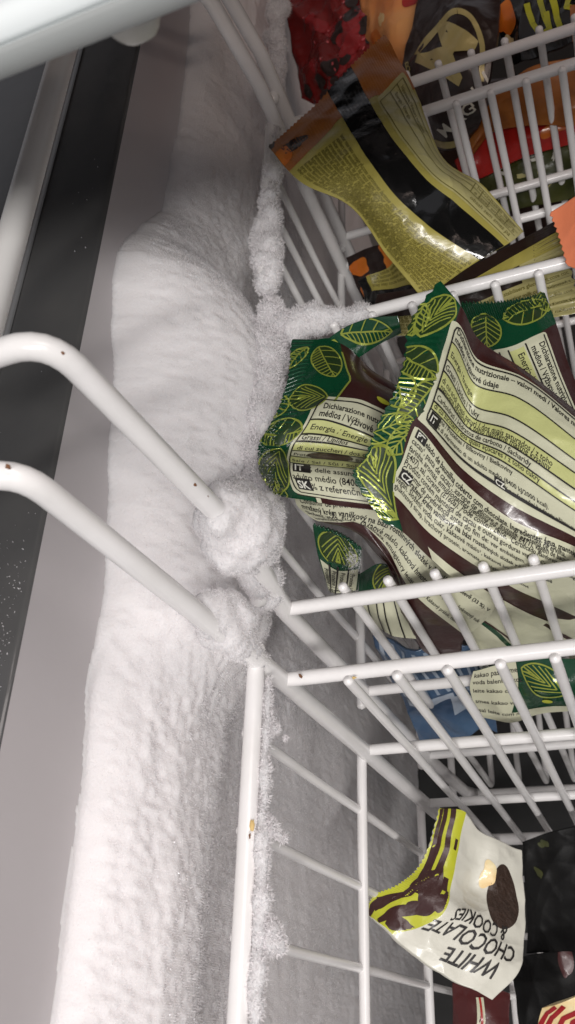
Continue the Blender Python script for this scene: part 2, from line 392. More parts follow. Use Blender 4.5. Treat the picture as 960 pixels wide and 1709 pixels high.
def _lump_arrays(c, rad, amp, seed, needle, tilt, nu=40, nv=26):
    from mathutils import Euler
    th = np.linspace(0, math.pi, nv); ph = np.linspace(0, 2 * math.pi, nu, endpoint=False)
    T_, P_ = np.meshgrid(th, ph, indexing='ij'); U = np.stack([np.sin(T_) * np.cos(P_), np.sin(T_) * np.sin(P_), np.cos(T_)], -1).reshape(-1, 3)
    i = np.arange(nv - 1)[:, None] * nu; j = np.arange(nu)[None, :]; j2 = (j + 1) % nu
    Fc = np.stack([(i + j).ravel(), (i + nu + j).ravel(), (i + nu + j2).ravel(), (i + j2).ravel()], 1)
    Rt = np.array(Euler(tilt).to_matrix())
    V = (U * np.array(rad)) @ Rt.T; Un = (U / np.array(rad)) @ Rt.T; Un /= np.linalg.norm(Un, axis=1)[:, None]
    V = V + np.array(c)
    V = V + Un * (amp * (1.3 * fbm(V, .010, 2, seed) + .7 * vnoise(V, .0036, seed + 1) + .3 * np.abs(vnoise(V, .0016, seed + 2))))[:, None]
    return V, Fc

# stray frost crumbs on the dark ledge
n_ = 420; xs_ = XW - .002 - np.abs(RNG.normal(0, .016, n_)); ysn = RNG.uniform(.02, .30, n_) ; ysn = np.where(RNG.random(n_) < .93, RNG.normal(.085, .022, n_), ysn)
Pl = np.stack([xs_, ysn, np.full(n_, LZ + .0001)], 1); LV, LF = shards(Pl, np.tile([0, 0, 1.0], (n_, 1)), .0005 * RNG.uniform(.3, 1.4, n_), .00022 * RNG.uniform(.3, 1.3, n_), .9)
o_ = build('ledge_frost', LV, LF, M['crystal'], smooth=False); o_['kind'] = 'stuff'

# ---------------------------------------------------------------- wire baskets
_cache = {}
def wire_mesh(key, pts, r, seg=14, wob=0, sd=0):
    """pts in survey units relative to the wire's own start"""
    if key in _cache: return _cache[key]
    pts = np.asarray(pts, float)
    L = np.concatenate([[0], np.cumsum(np.linalg.norm(np.diff(pts, axis=0), axis=1))]); n = max(len(pts), int(L[-1] / .012) + 2)
    s = np.union1d(np.linspace(0, L[-1], n), L)
    P = np.stack([np.interp(s, L, pts[:, k]) for k in range(3)], 1)
    if wob:
        P = P + wob * np.stack([vnoise(P + 3 + sd, .05, 0), vnoise(P + 9 + sd, .05, 1), vnoise(P + 5 + sd, .05, 2)], 1)
    V, Fc = sweep(P, r, seg)
    me = mesh_data(key[0], V * K, Fc, M['wire']); _cache[key] = me
    return me
def put(name, me, P, parent): return link(name, me, parent, W(P) - np.array(parent['_o']))
def bend(p0, p1, p2, r, n=7):
    """rounded corner at p1"""
    p0, p1, p2 = map(np.array, (p0, p1, p2)); a = (p0 - p1) / np.linalg.norm(p0 - p1); b = (p2 - p1) / np.linalg.norm(p2 - p1)
    A = p1 + a * r; B = p1 + b * r
    return [tuple((1 - q) ** 2 * A + 2 * q * (1 - q) * p1 + q * q * B) for q in np.linspace(0, 1, n)]

XR = -.1035; XE = .42
def basket(label, y0, y1, zs, hook0, hook1, x_front, x_rear, sidew, lname, rise=0):
    """y0 near end, y1 far end, zs heights of the cross wires, hooks (x,z of bend)"""
    b = root('wire_basket', (.15, (y0 + y1) / 2, -.40), label, 'basket', 'white wire baskets hanging in the freezer')
    zb = -.515; zs0 = list(zs)
    for (yy, hk, xs, side, dy) in ([] if 0 else (y0, hook0, x_front, -1, .0040), (y1, hook1, x_rear, 1, -.0034)):
        # hooked rod at the wall side
        if xs is None: continue
        zs = [q + (rise if side > 0 else 0) for q in zs0]
        hx, hz = hk if hk else (0, 0)
        pts = [(XR, yy, zs[0] - .002), (XR + .001, yy, -.25), (XR + .005, yy, -.44), (XR + .009, yy, zb + .010), (XR + .013, yy, zb + .003), (XR + .022, yy, zb), (XR + .12, yy, zb)] if not hk else [(-.142, yy, hz - .0035)] + [(-.118, yy, hz + .0005)] + bend((-.118, yy, hz + .0005), (hx - .002, yy, hz + .0015), (hx + .0005, yy, hz - .03), .010) + [(hx + .0025, yy, -.20), (XR + .001, yy, -.25), (XR + .005, yy, -.44), (XR + .009, yy, zb + .010), (XR + .013, yy, zb + .003), (XR + .022, yy, zb), (XR + .12, yy, zb)]
        P0 = np.array(pts[0])
        put('hook_rod' if hk else 'corner_rod', wire_mesh(('hook_rod' if hk else 'corner_rod', lname, side), np.array(pts) - P0, .0031, 20, .0002), P0, b)
        for k, z in enumerate(zs):
            rr = (.0024, .0022, .0021)[min(k, 2)]
            x0 = XR - .0002 + .0015 * k + .002 * (k > 0)
            pp = np.array([(0, 0, 0), (.07, 0, .0004), (.14, 0, .0002), (XE - XR - .01, 0, 0)])
            put('cross_wire', wire_mesh(('cross_wire', k, side), pp, rr, 18, .0003, k), (x0, yy - side * .0018 * 0 + (-.0028 if side > 0 else .0028) * 0, z), b)
        # uprights, bent at the bottom into floor wires
        for k, x in enumerate(xs):
            sgn = 1 if side < 0 else -1
            pp = [(0, 0, 0)] + bend((0, 0, 0), (0, 0, zb - zs[0] - .003), (0, sgn * .04, zb - zs[0] - .003), .009) + [(0, sgn * (y1 - y0) * .5, zb - zs[0] - .003)]
            me = wire_mesh(('upright_wire', side, round(y1 - y0, 3), round(zs[0], 3)), pp, .00165, 14, .0004, side)
            put('upright_wire', me, (x, yy + dy, zs[0] + .0026 if dy > 0 else zs[0] + .0012), b)
    zs = zs0
    # long wires on the wall side
    for k, z in enumerate([zs[0] + .017] + [q - .004 for q in zs[1:]] + [-.50]):
        put('side_wire', wire_mesh(('side_wire', k == 0, round(y1 - y0, 3)), [(0, 0, 0), (0, y1 - y0 + .008, 0)], .0027 if k == 0 else .0020, 16, .0004), (XR - .001 + (.0012 * k), y0 - .004, z), b)
    for yy in sidew:
        pp = [(0, 0, 0)] + bend((0, 0, 0), (.006, 0, -.276), (.05, 0, -.276), .010) + [(XE - XR - .03, 0, -.276)]
        put('side_upright', wire_mesh(('side_upright',), pp, .00165, 12, .0005), (XR - .0035, yy, zs[0] + .016), b)
    # far side of the basket, out of frame to the right
    for k, z in enumerate((zs[0] + .017, zs[-1])):
        put('side_wire', wire_mesh(('side_wire', k == 0, round(y1 - y0, 3)), [(0, 0, 0), (0, y1 - y0 + .008, 0)], .0027, 16, .0004), (XE, y0 - .004, z), b)
    return b
fx = [-.081 + .0152 * k for k in range(31)]
bB = basket('nearest wire basket holding the white chocolate and cookies packet', -.120, .0996, (-.2485, -.3315, -.4225), (-.108, -.119), (-.108, -.119), fx, [-.0800 + .0155 * k for k in range(31)], (.078, .0505, .0235, -.003, -.03, -.06, -.09), 'B')
bA = basket('second wire basket, full of green leaf patterned ice cream packets', .124, .237, (-.2475, -.332, -.428), (-.0985, -.1095), None, fx, fx, (.150, .177, .204), 'A', .011)
bC = basket('third wire basket, under the yellow packet with the black stripe', .258, .346, (-.237, -.309, -.39), None, (-.105, -.155), None, [-.070 + .0145 * k for k in range(33)], (.280, .302, .324), 'C')
bD = basket('farthest wire basket, holding red and dark packets at the top edge', .368, .48, (-.236, -.309, -.39), (-.105, -.16), None, [-.0755 + .0145 * k for k in range(33)], None, (), 'D')

# frost grown on the wires
clumpy('frost_crust', [(XR + .0030, y, -.2328) for y in (.094, .07, .04, .01, -.02, -.045)], [.0012, .0015, .0019, .0022, .0024], bB, 0, .0020, .0012)
for k, (y, rr) in enumerate(((.0785, .0026), (.0505, .0030), (.0235, .0042))):
    clumpy('frost_clump', [(XR + .0040, y + .001, -.2355), (XR + .0062, y - .001, -.2395)], [rr * .75, rr * .55], bB, 10 + k, .003, .0013)
clumpy('frost_clump', [(-.1058, .1030, -.198), (-.1055, .1040, -.210), (-.1045, .1015, -.222), (-.1030, .1000, -.233)], [.0042, .0052, .0036, .0020], bB, 22, .0014, .0007, .2, .12)
clumpy('frost_clump', [(-.0975, .1265, -.186), (-.0985, .1290, -.197), (-.0990, .1320, -.208), (-.1010, .1290, -.220)], [.0050, .0082, .0080, .0036], bA, 32, .0014, .0007, .2, .10)
clumpy('frost_clump', [(-.0965, .1440, -.2140), (-.0955, .1445, -.2190)], [.0042, .0038], bA, 33, .004, .0006)
clumpy('frost_crust', [(-.1030, .1245, -.222), (-.1030, .1240, -.238), (-.1025, .124, -.247)], [.0042, .0036, .0028], bA, 36, .004, .0009)
clumpy('frost_crust', [(XR - .001, .132, -.2315), (XR - .002, .16, -.2325), (XR - .003, .20, -.2325), (XR - .001, .246, -.2310)], [.0040, .0046, .0050, .0044], bA, 40, .0034, .0016)
clumpy('frost_crust', [(XR + .001, .2375, -.2355), (-.094, .2378, -.2345), (-.086, .2375, -.2345), (-.077, .237, -.2352), (-.068, .237, -.236)], [.0044, .0048, .0038, .0030, .0022], bA, 50, .0026, .0011)
clumpy('frost_crust', [(XR, .250, -.2225), (XR, .262, -.2210), (XR, .285, -.2210), (XR, .305, -.2205), (XR, .325, -.2205), (XR, .346, -.2205)], [.0040, .0034, .0037, .0030, .0026, .0024], bC, 60, .0024, .0012)
clumpy('frost_crust', [(XR, .372, -.219), (XR, .41, -.217), (XR, .48, -.217)], [.0032, .0036, .0036], bD, 70, .0040, .0012)

# rust spots on the enamel
def chip(P, r, parent, m='rust', sd=0, flat=.35, stretch=1.6, ax=(0, 0, 1)):
    r *= .75
    rg = np.random.default_rng(sd); n = 14; V = [(0, 0, 0)]; 
    P = np.array(P); nrm = -P / np.linalg.norm(P); t1 = np.array(ax, float); t1 -= nrm * (t1 @ nrm); t1 /= np.linalg.norm(t1); t2 = np.cross(nrm, t1)
    V = [P + nrm * r * flat]
    for ring, q in ((1, .6), (2, 1.0)):
        for k in range(n):
            a = k * 2 * math.pi / n; rr = r * q * rg.uniform(.7, 1.25); V.append(P + t1 * rr * stretch * math.cos(a) + t2 * rr * math.sin(a) + nrm * r * flat * (.8 if ring == 1 else -1.2))
    Fc = [(0, 1 + k, 1 + (k + 1) % n) for k in range(n)] + [(1 + k, 1 + n + k, 1 + n + (k + 1) % n, 1 + (k + 1) % n) for k in range(n)]
    build('chipped_spot', np.array(V), Fc, M[m], parent, smooth=True)
def near(px, py, y, back): q = at_y(px, py, y); return q - q / np.linalg.norm(q) * back
chip(near(104, 589, .124, .0024), .0005, bA, sd=1); chip(near(322, 806, .124, .0026), .0008, bA, sd=2, stretch=2); chip(near(345, 826, .124, .002), .0006, bA, sd=3)
chip(near(14, 779, .0996, .0024), .0007, bB, sd=4, stretch=1.1)
chip(near(591, 1131, .0975, .0030), .0006, bB, 'rust_pale', sd=6, ax=(1, 0, 0))
chip(near(502, 1128, .0996, .0022), .0007, bB, 'rust', sd=8); chip(near(482, 1027, .124, .0026), .0009, bA, 'rust', sd=9)
chip(at_x(421, 1378, XR - .0001) * .987, .0010, bB, 'rust_pale', sd=11, stretch=2.2, ax=(0, 1, 0)); chip(at_x(417, 1395, XR) * .987, .0004, bB, 'rust', sd=12, stretch=2.2, ax=(0, 1, 0))

# ---------------------------------------------------------------- printed film packets
def herm(xs, q):
    """weights of a finite-difference Hermite spline through knots xs at parameters q"""
    xs = np.asarray(xs, float); n = len(xs); q = np.asarray(q, float)
    I = np.eye(n); d = np.diff(xs); sl = np.diff(I, axis=0) / d[:, None]
    T = np.zeros((n, n)); T[0] = sl[0]; T[-1] = sl[-1]
    for k in range(1, n - 1): T[k] = (sl[k - 1] * d[k] + sl[k] * d[k - 1]) / (d[k] + d[k - 1])
    k = np.clip(np.searchsorted(xs, q, 'right') - 1, 0, n - 2); h = d[k]; t = (q - xs[k]) / h
    t = t[:, None]; h = h[:, None]
    return (2 * t**3 - 3 * t**2 + 1) * I[k] + (t**3 - 2 * t**2 + t) * h * T[k] + (-2 * t**3 + 3 * t**2) * I[k + 1] + (t**3 - t**2) * h * T[k + 1]

SPLIT = {'language_code', 'printed_text', 'language_badge', 'gold_letters', 'printed_berries', 'printed_fruit', 'gold_scraps', 'printed_letters', 'leaf_print', 'brown_marks', 'stripe', 'brush_strokes', 'printed_flecks', 'red_swirls', 'white_band', 'printed_band', 'table_row', 'printed_cookie', 'edge_band'}
FINE = {'fine_print', 'berry_glints', 'table_lines'}
class Pack:
    def __init__(s, name, label, us, vs, grid, thick=.006, crumple=.0008, seed=0, zig=(), zn=26, za=.010, crimp=.0, group=None, cat='ice cream packet', res=(110, 110), back=1, fine=1.0, parent=None, soft=1.0, ymin=None):
        s.us, s.vs = us, vs
        s.C = np.array([[at_z(*p) if len(p) == 3 else at_y(p[0], p[1], p[3]) for p in row] for row in grid])
        if soft != 1.0:
            px = np.array([[q[:2] for q in row] for row in grid]).reshape(-1, 2); q = s.C.reshape(-1, 3)
            d = q @ (-R[:, 2]); A = np.c_[np.ones(len(px)), px]; fit = A @ np.linalg.lstsq(A, d, rcond=None)[0]
            s.C = (q * ((fit + soft * (d - fit)) / d)[:, None]).reshape(s.C.shape)
        if ymin is not None:
            yy_ = s.C[..., 1]; s.C = s.C * np.where(yy_ < ymin, ymin / yy_, 1.0)[..., None]
        s.zig, s.zn, s.za, s.crimp, s.seed, s.cr, s.res, s.thick = zig, zn, za, crimp, seed, crumple, res, thick
        rg = np.random.default_rng(seed + 50)
        s.waves = []
        c = s.C.mean(axis=(0, 1))
        for k in range(7):
            d = rg.normal(0, 1, 3); d /= np.linalg.norm(d); s.waves.append((d, rg.uniform(.014, .045), rg.uniform(0, 6), rg.uniform(.4, 1) * fine))
        N = np.cross(s._s(np.array([.55]), np.array([.5])) - s._s(np.array([.45]), np.array([.5])), s._s(np.array([.5]), np.array([.55])) - s._s(np.array([.5]), np.array([.45])))[0]
        N /= np.linalg.norm(N)
        if N @ (-c) < 0: N = -N
        s.n = N; s.center = c
        if parent is None:
            s.root = root(name, c, label, cat, group)
        else: s.root = parent
        s.over = {}; s.gid = 0; s.lift = 1.5 if group else 1.2
        s.child = parent is not None
    def _s(s, u, v):
        return np.einsum('ni,nj,ijk->nk', herm(s.vs, v), herm(s.us, u), s.C)
    def surf(s, u, v):
        u = np.asarray(u, float).ravel(); v = np.asarray(v, float).ravel()
        tri = lambda x: np.abs((x % 1) - .5) * 2
        u0, v0 = u, v
        if 'u0' in s.zig: u = u + s.za * tri(v0 * s.zn) * np.clip(1 - u / .08, 0, 1)
        if 'u1' in s.zig: u = u - s.za * tri(v0 * s.zn) * np.clip(1 - (1 - u) / .08, 0, 1)
        if 'v0' in s.zig: v = v + s.za * tri(u0 * s.zn) * np.clip(1 - v / .08, 0, 1)
        P = s._s(u, v)
        w = 0
        for d, sc, ph, a in s.waves:
            x = (P @ d) / sc + ph + .5 * vnoise(P, .03, s.seed)
            w = w + a * (tri(x) ** 1.6 - .4)
        mod = .5 + .5 * vnoise(P, .022, s.seed + 1)
        dsp = s.cr * w * (.35 + mod) + s.cr * .45 * fbm(P, .009, 2, s.seed + 2) + s.cr * .8 * (.5 - np.abs(fbm(P, .016, 2, s.seed + 3)) ** .8)
        if s.crimp:
            m_ = (np.clip(1 - u0 / .13, 0, 1) > 0) * 1.0 if 'u0' in s.zig else (u0 > .87) * 1.0 if 'u1' in s.zig else (v0 < .13) * 1.0
            x = v0 if ('u0' in s.zig or 'u1' in s.zig) else u0
            dsp = dsp + m_ * s.crimp * np.sin(x * 2 * math.pi * s.zn * 1.5)
        return P + s.n * dsp[:, None]
    def norm(s, u, v):
        e = .02; u = np.clip(u, e, 1 - e); v = np.clip(v, e, 1 - e)
        N = np.cross(s._s(u + e, v) - s._s(u - e, v), s._s(u, v + e) - s._s(u, v - e)); N /= np.linalg.norm(N, axis=1)[:, None] + 1e-12
        if not hasattr(s, 'sg'):
            c = np.array([.5]); a0 = s._s(c + .05, c) - s._s(c - .05, c); b0 = s._s(c, c + .05) - s._s(c, c - .05)
            s.sg = 1.0 if np.cross(a0, b0)[0] @ s.n > 0 else -1.0
        N = N * s.sg + .7 * s.n
        return N / np.linalg.norm(N, axis=1)[:, None]
    def metric(s, u, v):
        u = np.clip(u, .02, .98); v = np.clip(v, .02, .98); e = .02
        a = s._s(np.array([u + e]), np.array([v])) - s._s(np.array([u - e]), np.array([v])); b = s._s(np.array([u]), np.array([v + e])) - s._s(np.array([u]), np.array([v - e]))
        return np.linalg.norm(a) / (2 * e), np.linalg.norm(b) / (2 * e)
    def base(s, m, name='film'):
        nu, nv = s.res
        U, V_ = np.meshgrid(np.linspace(0, 1, nu), np.linspace(0, 1, nv), indexing='ij')
        Fp = s.surf(U, V_); F1 = grid_faces(nu, nv)
        e = (np.clip(4 * U * (1 - U), 0, 1) ** .6 * np.clip(4 * V_ * (1 - V_), 0, 1) ** .6).ravel()[:, None]
        B = Fp - s.n * (.0003 + s.thick * e)
        st = np.cross(Fp[F1[0, 1]] - Fp[F1[0, 0]], Fp[F1[0, 3]] - Fp[F1[0, 0]]) @ s.n
        n = nu * nv
        F2 = F1[:, ::-1] + n
        ring = list(range(0, nv)) + [i * nv + nv - 1 for i in range(1, nu)] + [(nu - 1) * nv + j for j in range(nv - 2, -1, -1)] + [i * nv for i in range(nu - 2, 0, -1)]
        r2 = np.array(ring); r3 = np.roll(r2, -1); F3 = np.stack([r2, r3, r3 + n, r2 + n], 1)
        if st < 0: F1 = F1[:, ::-1]; F2 = F2[:, ::-1]; F3 = F3[:, ::-1]
        build(name, np.concatenate([Fp, B]), np.concatenate([F1, F2, F3]), m, s.root)
    # every print is a thin skin lying on the film
    def add(s, part, m, uv, faces, off):
        uv = np.asarray(uv, float); u = np.clip(uv[:, 0], 0, 1); v = np.clip(uv[:, 1], 0, 1)
        P = s.surf(u, v) + s.norm(u, v) * off * s.lift
        s.over.setdefault((part, m, s.gid if part in SPLIT else 0), []).append((P, [tuple(f) for f in faces]))
    def flush(s):
        for (part, m, _), L in s.over.items():
            V = []; Fs = []; b = 0
            for P, f in L: V.append(P); Fs += [tuple(i + b for i in q) for q in f]; b += len(P)
            o = build(part, np.concatenate(V), Fs, M[m], s.root)
            if part in FINE: o['kind'] = 'stuff'
        s.over = {}
    def patch(s, part, m, u0, u1, v0, v1, off=.00010, r=0, own=True, du=None):
        s.gid += 1
        f0 = u0 if callable(u0) else (lambda v: u0 + 0 * v); f1 = u1 if callable(u1) else (lambda v: u1 + 0 * v)
        g0 = v0 if callable(v0) else (lambda t: v0 + 0 * t); g1 = v1 if callable(v1) else (lambda t: v1 + 0 * t)
        mu, mv = s.metric(.5, .5)
        um = .5 * (float(f0(np.array([.5]))[0]) + float(f1(np.array([.5]))[0]))
        va = float(g0(np.array([.5]))[0]); vb = float(g1(np.array([.5]))[0])
        nu = int(np.clip(abs(float(f1(np.array([.5]))[0] - f0(np.array([.5]))[0])) * s.res[0] * 1.3, 4, 220)); nv = int(np.clip(abs(vb - va) * s.res[1] * 1.3, 4, 220))
        S, T = np.meshgrid(np.linspace(0, 1, nu), np.linspace(0, 1, nv), indexing='ij'); S = S.ravel(); T = T.ravel()
        vv = g0(S) + (g1(S) - g0(S)) * T
        a = f0(vv); b = f1(vv)
        if r:  # rounded corners, radius r in metres (survey)
            ru, rv = r / mu, r / mv
            dist = np.minimum(vv - g0(S), g1(S) - vv)
            inset = ru * (1 - np.sqrt(np.clip(1 - (1 - np.clip(dist / rv, 0, 1)) ** 2, 0, 1)))
            a = a + inset; b = b - inset
        uu = a + (b - a) * S
        s.add(part, m, np.stack([uu, vv], 1), grid_faces(nu, nv), off)
    def stroke(s, part, m, pts, w, off=.00018, clip=None, closed=False):
        pts = np.asarray(pts, float)
        if closed: pts = np.vstack([pts, pts[:1]])
        mu, mv = s.metric(*pts.mean(axis=0)); Q = pts * [mu, mv]
        L = np.concatenate([[0], np.cumsum(np.linalg.norm(np.diff(Q, axis=0), axis=1))])
        if L[-1] < 1e-6: return
        n = max(2, int(L[-1] / .0012) + 1); q = np.union1d(np.linspace(0, L[-1], n), L)
        X = np.stack([np.interp(q, L, Q[:, k]) for k in (0, 1)], 1)
        T = np.gradient(X, axis=0); T /= np.linalg.norm(T, axis=1)[:, None] + 1e-12
        Nn = np.stack([-T[:, 1], T[:, 0]], 1) * w / 2
        uv = np.stack([X - Nn, X + Nn], 1).reshape(-1, 2) / [mu, mv]
        n = len(X); i = np.arange(n - 1) * 2; Fc = np.stack([i, i + 1, i + 3, i + 2], 1)
        c = (uv[Fc[:, 0]] + uv[Fc[:, 2]]) / 2
        ok = (c[:, 0] > 0.004) & (c[:, 0] < .996) & (c[:, 1] > 0.004) & (c[:, 1] < .996)
        if clip is not None: ok &= clip(c[:, 0], c[:, 1])
        if ok.any(): s.add(part, m, uv, Fc[ok], off)
    def blob(s, part, m, u, v, rx, ry, ang=0, off=.00014, clip=None, wob=.0, sd=0, rings=6):
        s.gid += 1
        mu, mv = s.metric(u, v); n = 36; rg = np.random.default_rng(sd); ph = rg.uniform(0, 6, 4)
        V = [(u, v)]; Fc = []
        for k in range(1, rings + 1):
            for j in range(n):
                a = j * 2 * math.pi / n; q = k / rings * (1 + wob * (math.sin(2 * a + ph[0]) + .7 * math.sin(3 * a + ph[1]) + .5 * math.sin(5 * a + ph[2])))
                x = rx * q * math.cos(a); y = ry * q * math.sin(a)
                V.append((u + (x * math.cos(ang) - y * math.sin(ang)) / mu, v + (x * math.sin(ang) + y * math.cos(ang)) / mv))
        for j in range(n): Fc.append((0, 1 + j, 1 + (j + 1) % n))
        for k in range(rings - 1):
            for j in range(n): Fc.append((1 + k * n + j, 1 + (k + 1) * n + j, 1 + (k + 1) * n + (j + 1) % n, 1 + k * n + (j + 1) % n))
        V = np.array(V)
        if clip is not None or True:
            c = np.array([V[list(f)].mean(axis=0) for f in Fc]); ok = (c[:, 0] > 0) & (c[:, 0] < 1) & (c[:, 1] > 0) & (c[:, 1] < 1)
            if clip is not None: ok &= clip(c[:, 0], c[:, 1])
            Fc = [f for f, o in zip(Fc, ok) if o]
        if Fc: s.add(part, m, V, Fc, off)
    def text(s, part, m, txt, u, v, h, ang=0.0, sx=1.0, bold=0, off=.00022, umax=1.0, umin=-1, track=0.0, curve=0.0):
        """baseline from (u, v); v grows downwards; ang turns the line clockwise as seen on the film; returns the end"""
        if part in ('printed_text', 'fine_print'): h *= .76; sx *= .90
        s.gid += 1
        for ch in txt:
            V, Fc, adv = glyph(ch, bold)
            mu, mv = s.metric(u, v); ca, sa = math.cos(ang), math.sin(ang)
            if len(V) and umin < u < umax:
                V2, F2 = split(V, Fc, .9 * .0016 / h if h > .004 else 9)
                x = V2[:, 0] * h * sx; y = -V2[:, 1] * h
                s.add(part, m, np.stack([u + (x * ca - y * sa) / mu, v + (x * sa + y * ca) / mv], 1), F2, off)
            a = (adv + track) * h * sx; u += a * ca / mu; v += a * sa / mv; ang += curve
            if u > umax: break
        return u, v

_gl = {}
_fc = bpy.data.curves.new('glyph_curve', 'FONT'); _fo = bpy.data.objects.new('glyph_temp', _fc); COL.objects.link(_fo)
def _w(t):
    _fc.body = t; bpy.context.view_layer.update(); return _fo.dimensions.x
def glyph(ch, bold=0):
    k = (ch, bold)
    if k in _gl: return _gl[k]
    _fc.resolution_u = 2; _fc.offset = .022 if bold == 1 else .045 if bold == 2 else .012 if bold == 0 else 0
    adv = _w('H' + ch + 'H') - _w('HH')
    if ch == ' ': _gl[k] = (np.zeros((0, 2)), [], adv); return _gl[k]
    _fc.body = ch; bpy.context.view_layer.update()
    ob = _fo.evaluated_get(bpy.context.evaluated_depsgraph_get()); me = ob.to_mesh()
    me.calc_loop_triangles()
    V = np.array([v.co[:2] for v in me.vertices]).reshape(-1, 2); Fc = [tuple(t.vertices) for t in me.loop_triangles]
    ob.to_mesh_clear()
    _gl[k] = (V, Fc, adv); return _gl[k]
def split(V, Fc, mx):
    for _ in range(3):
        V = [tuple(p) for p in V]; idx = {}; out = []; done = True
        def mid(a, b):
            key = (min(a, b), max(a, b))
            if key not in idx: idx[key] = len(V); V.append(((V[a][0] + V[b][0]) / 2, (V[a][1] + V[b][1]) / 2))
            return idx[key]
        for a, b, c in Fc:
            l = max(math.dist(V[a], V[b]), math.dist(V[b], V[c]), math.dist(V[c], V[a]))
            if l > mx: x, y, z = mid(a, b), mid(b, c), mid(c, a); out += [(a, x, z), (x, b, y), (z, y, c), (x, y, z)]; done = False
            else: out.append((a, b, c))
        Fc = out
        if done: break
    return np.array(V), Fc

def film(name, c, rough=.26, spec=.55, var=None, coat=.25, metal=0, bump=None):
    m = mat(name, c, rough, spec=spec, coat=coat, coat_rough=.12, metal=metal, bump=bump or [(70, .18, .004), (500, .10, .0008)], var=var)
    nt = m.node_tree; b = nt.nodes['Principled BSDF']; prev = b.inputs['Normal'].links[0].from_node
    n = nt.nodes.new('ShaderNodeTexNoise'); n.noise_type = 'RIDGED_MULTIFRACTAL'; n.inputs['Scale'].default_value = 26; n.inputs['Detail'].default_value = 3; n.inputs['Distortion'].default_value = .6
    tc = nt.nodes.new('ShaderNodeTexCoord'); nt.links.new(tc.outputs['Object'], n.inputs['Vector'])
    bp = nt.nodes.new('ShaderNodeBump'); bp.inputs['Strength'].default_value = .30; bp.inputs['Distance'].default_value = .0022
    nt.links.new(n.outputs['Fac'], bp.inputs['Height']); nt.links.new(prev.outputs['Normal'], bp.inputs['Normal']); nt.links.new(bp.outputs['Normal'], b.inputs['Normal'])
    M[name] = m
film('film_maroon', (.040, .012, .011), .30)
film('film_green', (.005, .052, .022), .19)
film('film_leaf_dark', (.018, .040, .012), .30)
film('ink_leaf', (.36, .42, .07), .22, metal=.35)
film('film_cream', (.60, .60, .44), .34)
film('film_row', (.55, .57, .24), .34)
film('ink', (.015, .013, .012), .4)
film('ink_white', (.75, .75, .66), .35)
film('film_yellow', (.37, .32, .075), .30)
film('film_yellow_pale', (.44, .40, .17), .30)
film('ink_brown', (.14, .12, .02), .4)
film('film_black', (.006, .006, .006), .14, coat=.6)
film('film_black_matt', (.006, .006, .006), .5, spec=.2, coat=0)
film('film_orange', (.42, .15, .022), .38, var=(45, .28, (.26, .075, .012)))
film('film_peach', (.72, .20, .05), .35, var=(16, .22, (.75, .40, .14)))
film('film_red', (.50, .022, .016), .28, var=(16, .3, (.30, .012, .010)))
film('film_berry', (.30, .012, .016), .22, coat=.6)
film('film_dark', (.022, .012, .010), .28)
film('film_olive', (.07, .075, .014), .3, var=(30, .2, (.02, .025, .006)))
film('ink_gold', (.66, .55, .24), .3, metal=.2, var=(30, .25, (.40, .36, .14)))
film('film_white', (.66, .65, .57), .42, var=(20, .3, (.60, .59, .51)))
film('ink_lime', (.48, .50, .035), .30)
film('film_blue', (.07, .13, .22), .28, var=(35, .2, (.03, .06, .12)))
film('film_blue_pale', (.26, .34, .44), .26, var=(40, .2, (.42, .46, .52)))
film('film_flap', (.85, .25, .12), .38)
film('ink_orange', (.80, .26, .03), .3, var=(40, .25, (.50, .10, .01)))
film('ink_vanilla', (.75, .50, .20), .4, var=(90, .2, (.80, .70, .42)))
film('ink_cookie', (.030, .013, .006), .6, bump=[(200, .6, .004)])
film('film_red_dim', (.26, .014, .012), .25, var=(20, .3, (.12, .006, .006)))
film('film_red_shaded', (.07, .008, .008), .4)  # red darkened in the film because little light reaches the bottom
film('ink_pink', (.60, .12, .14), .25)

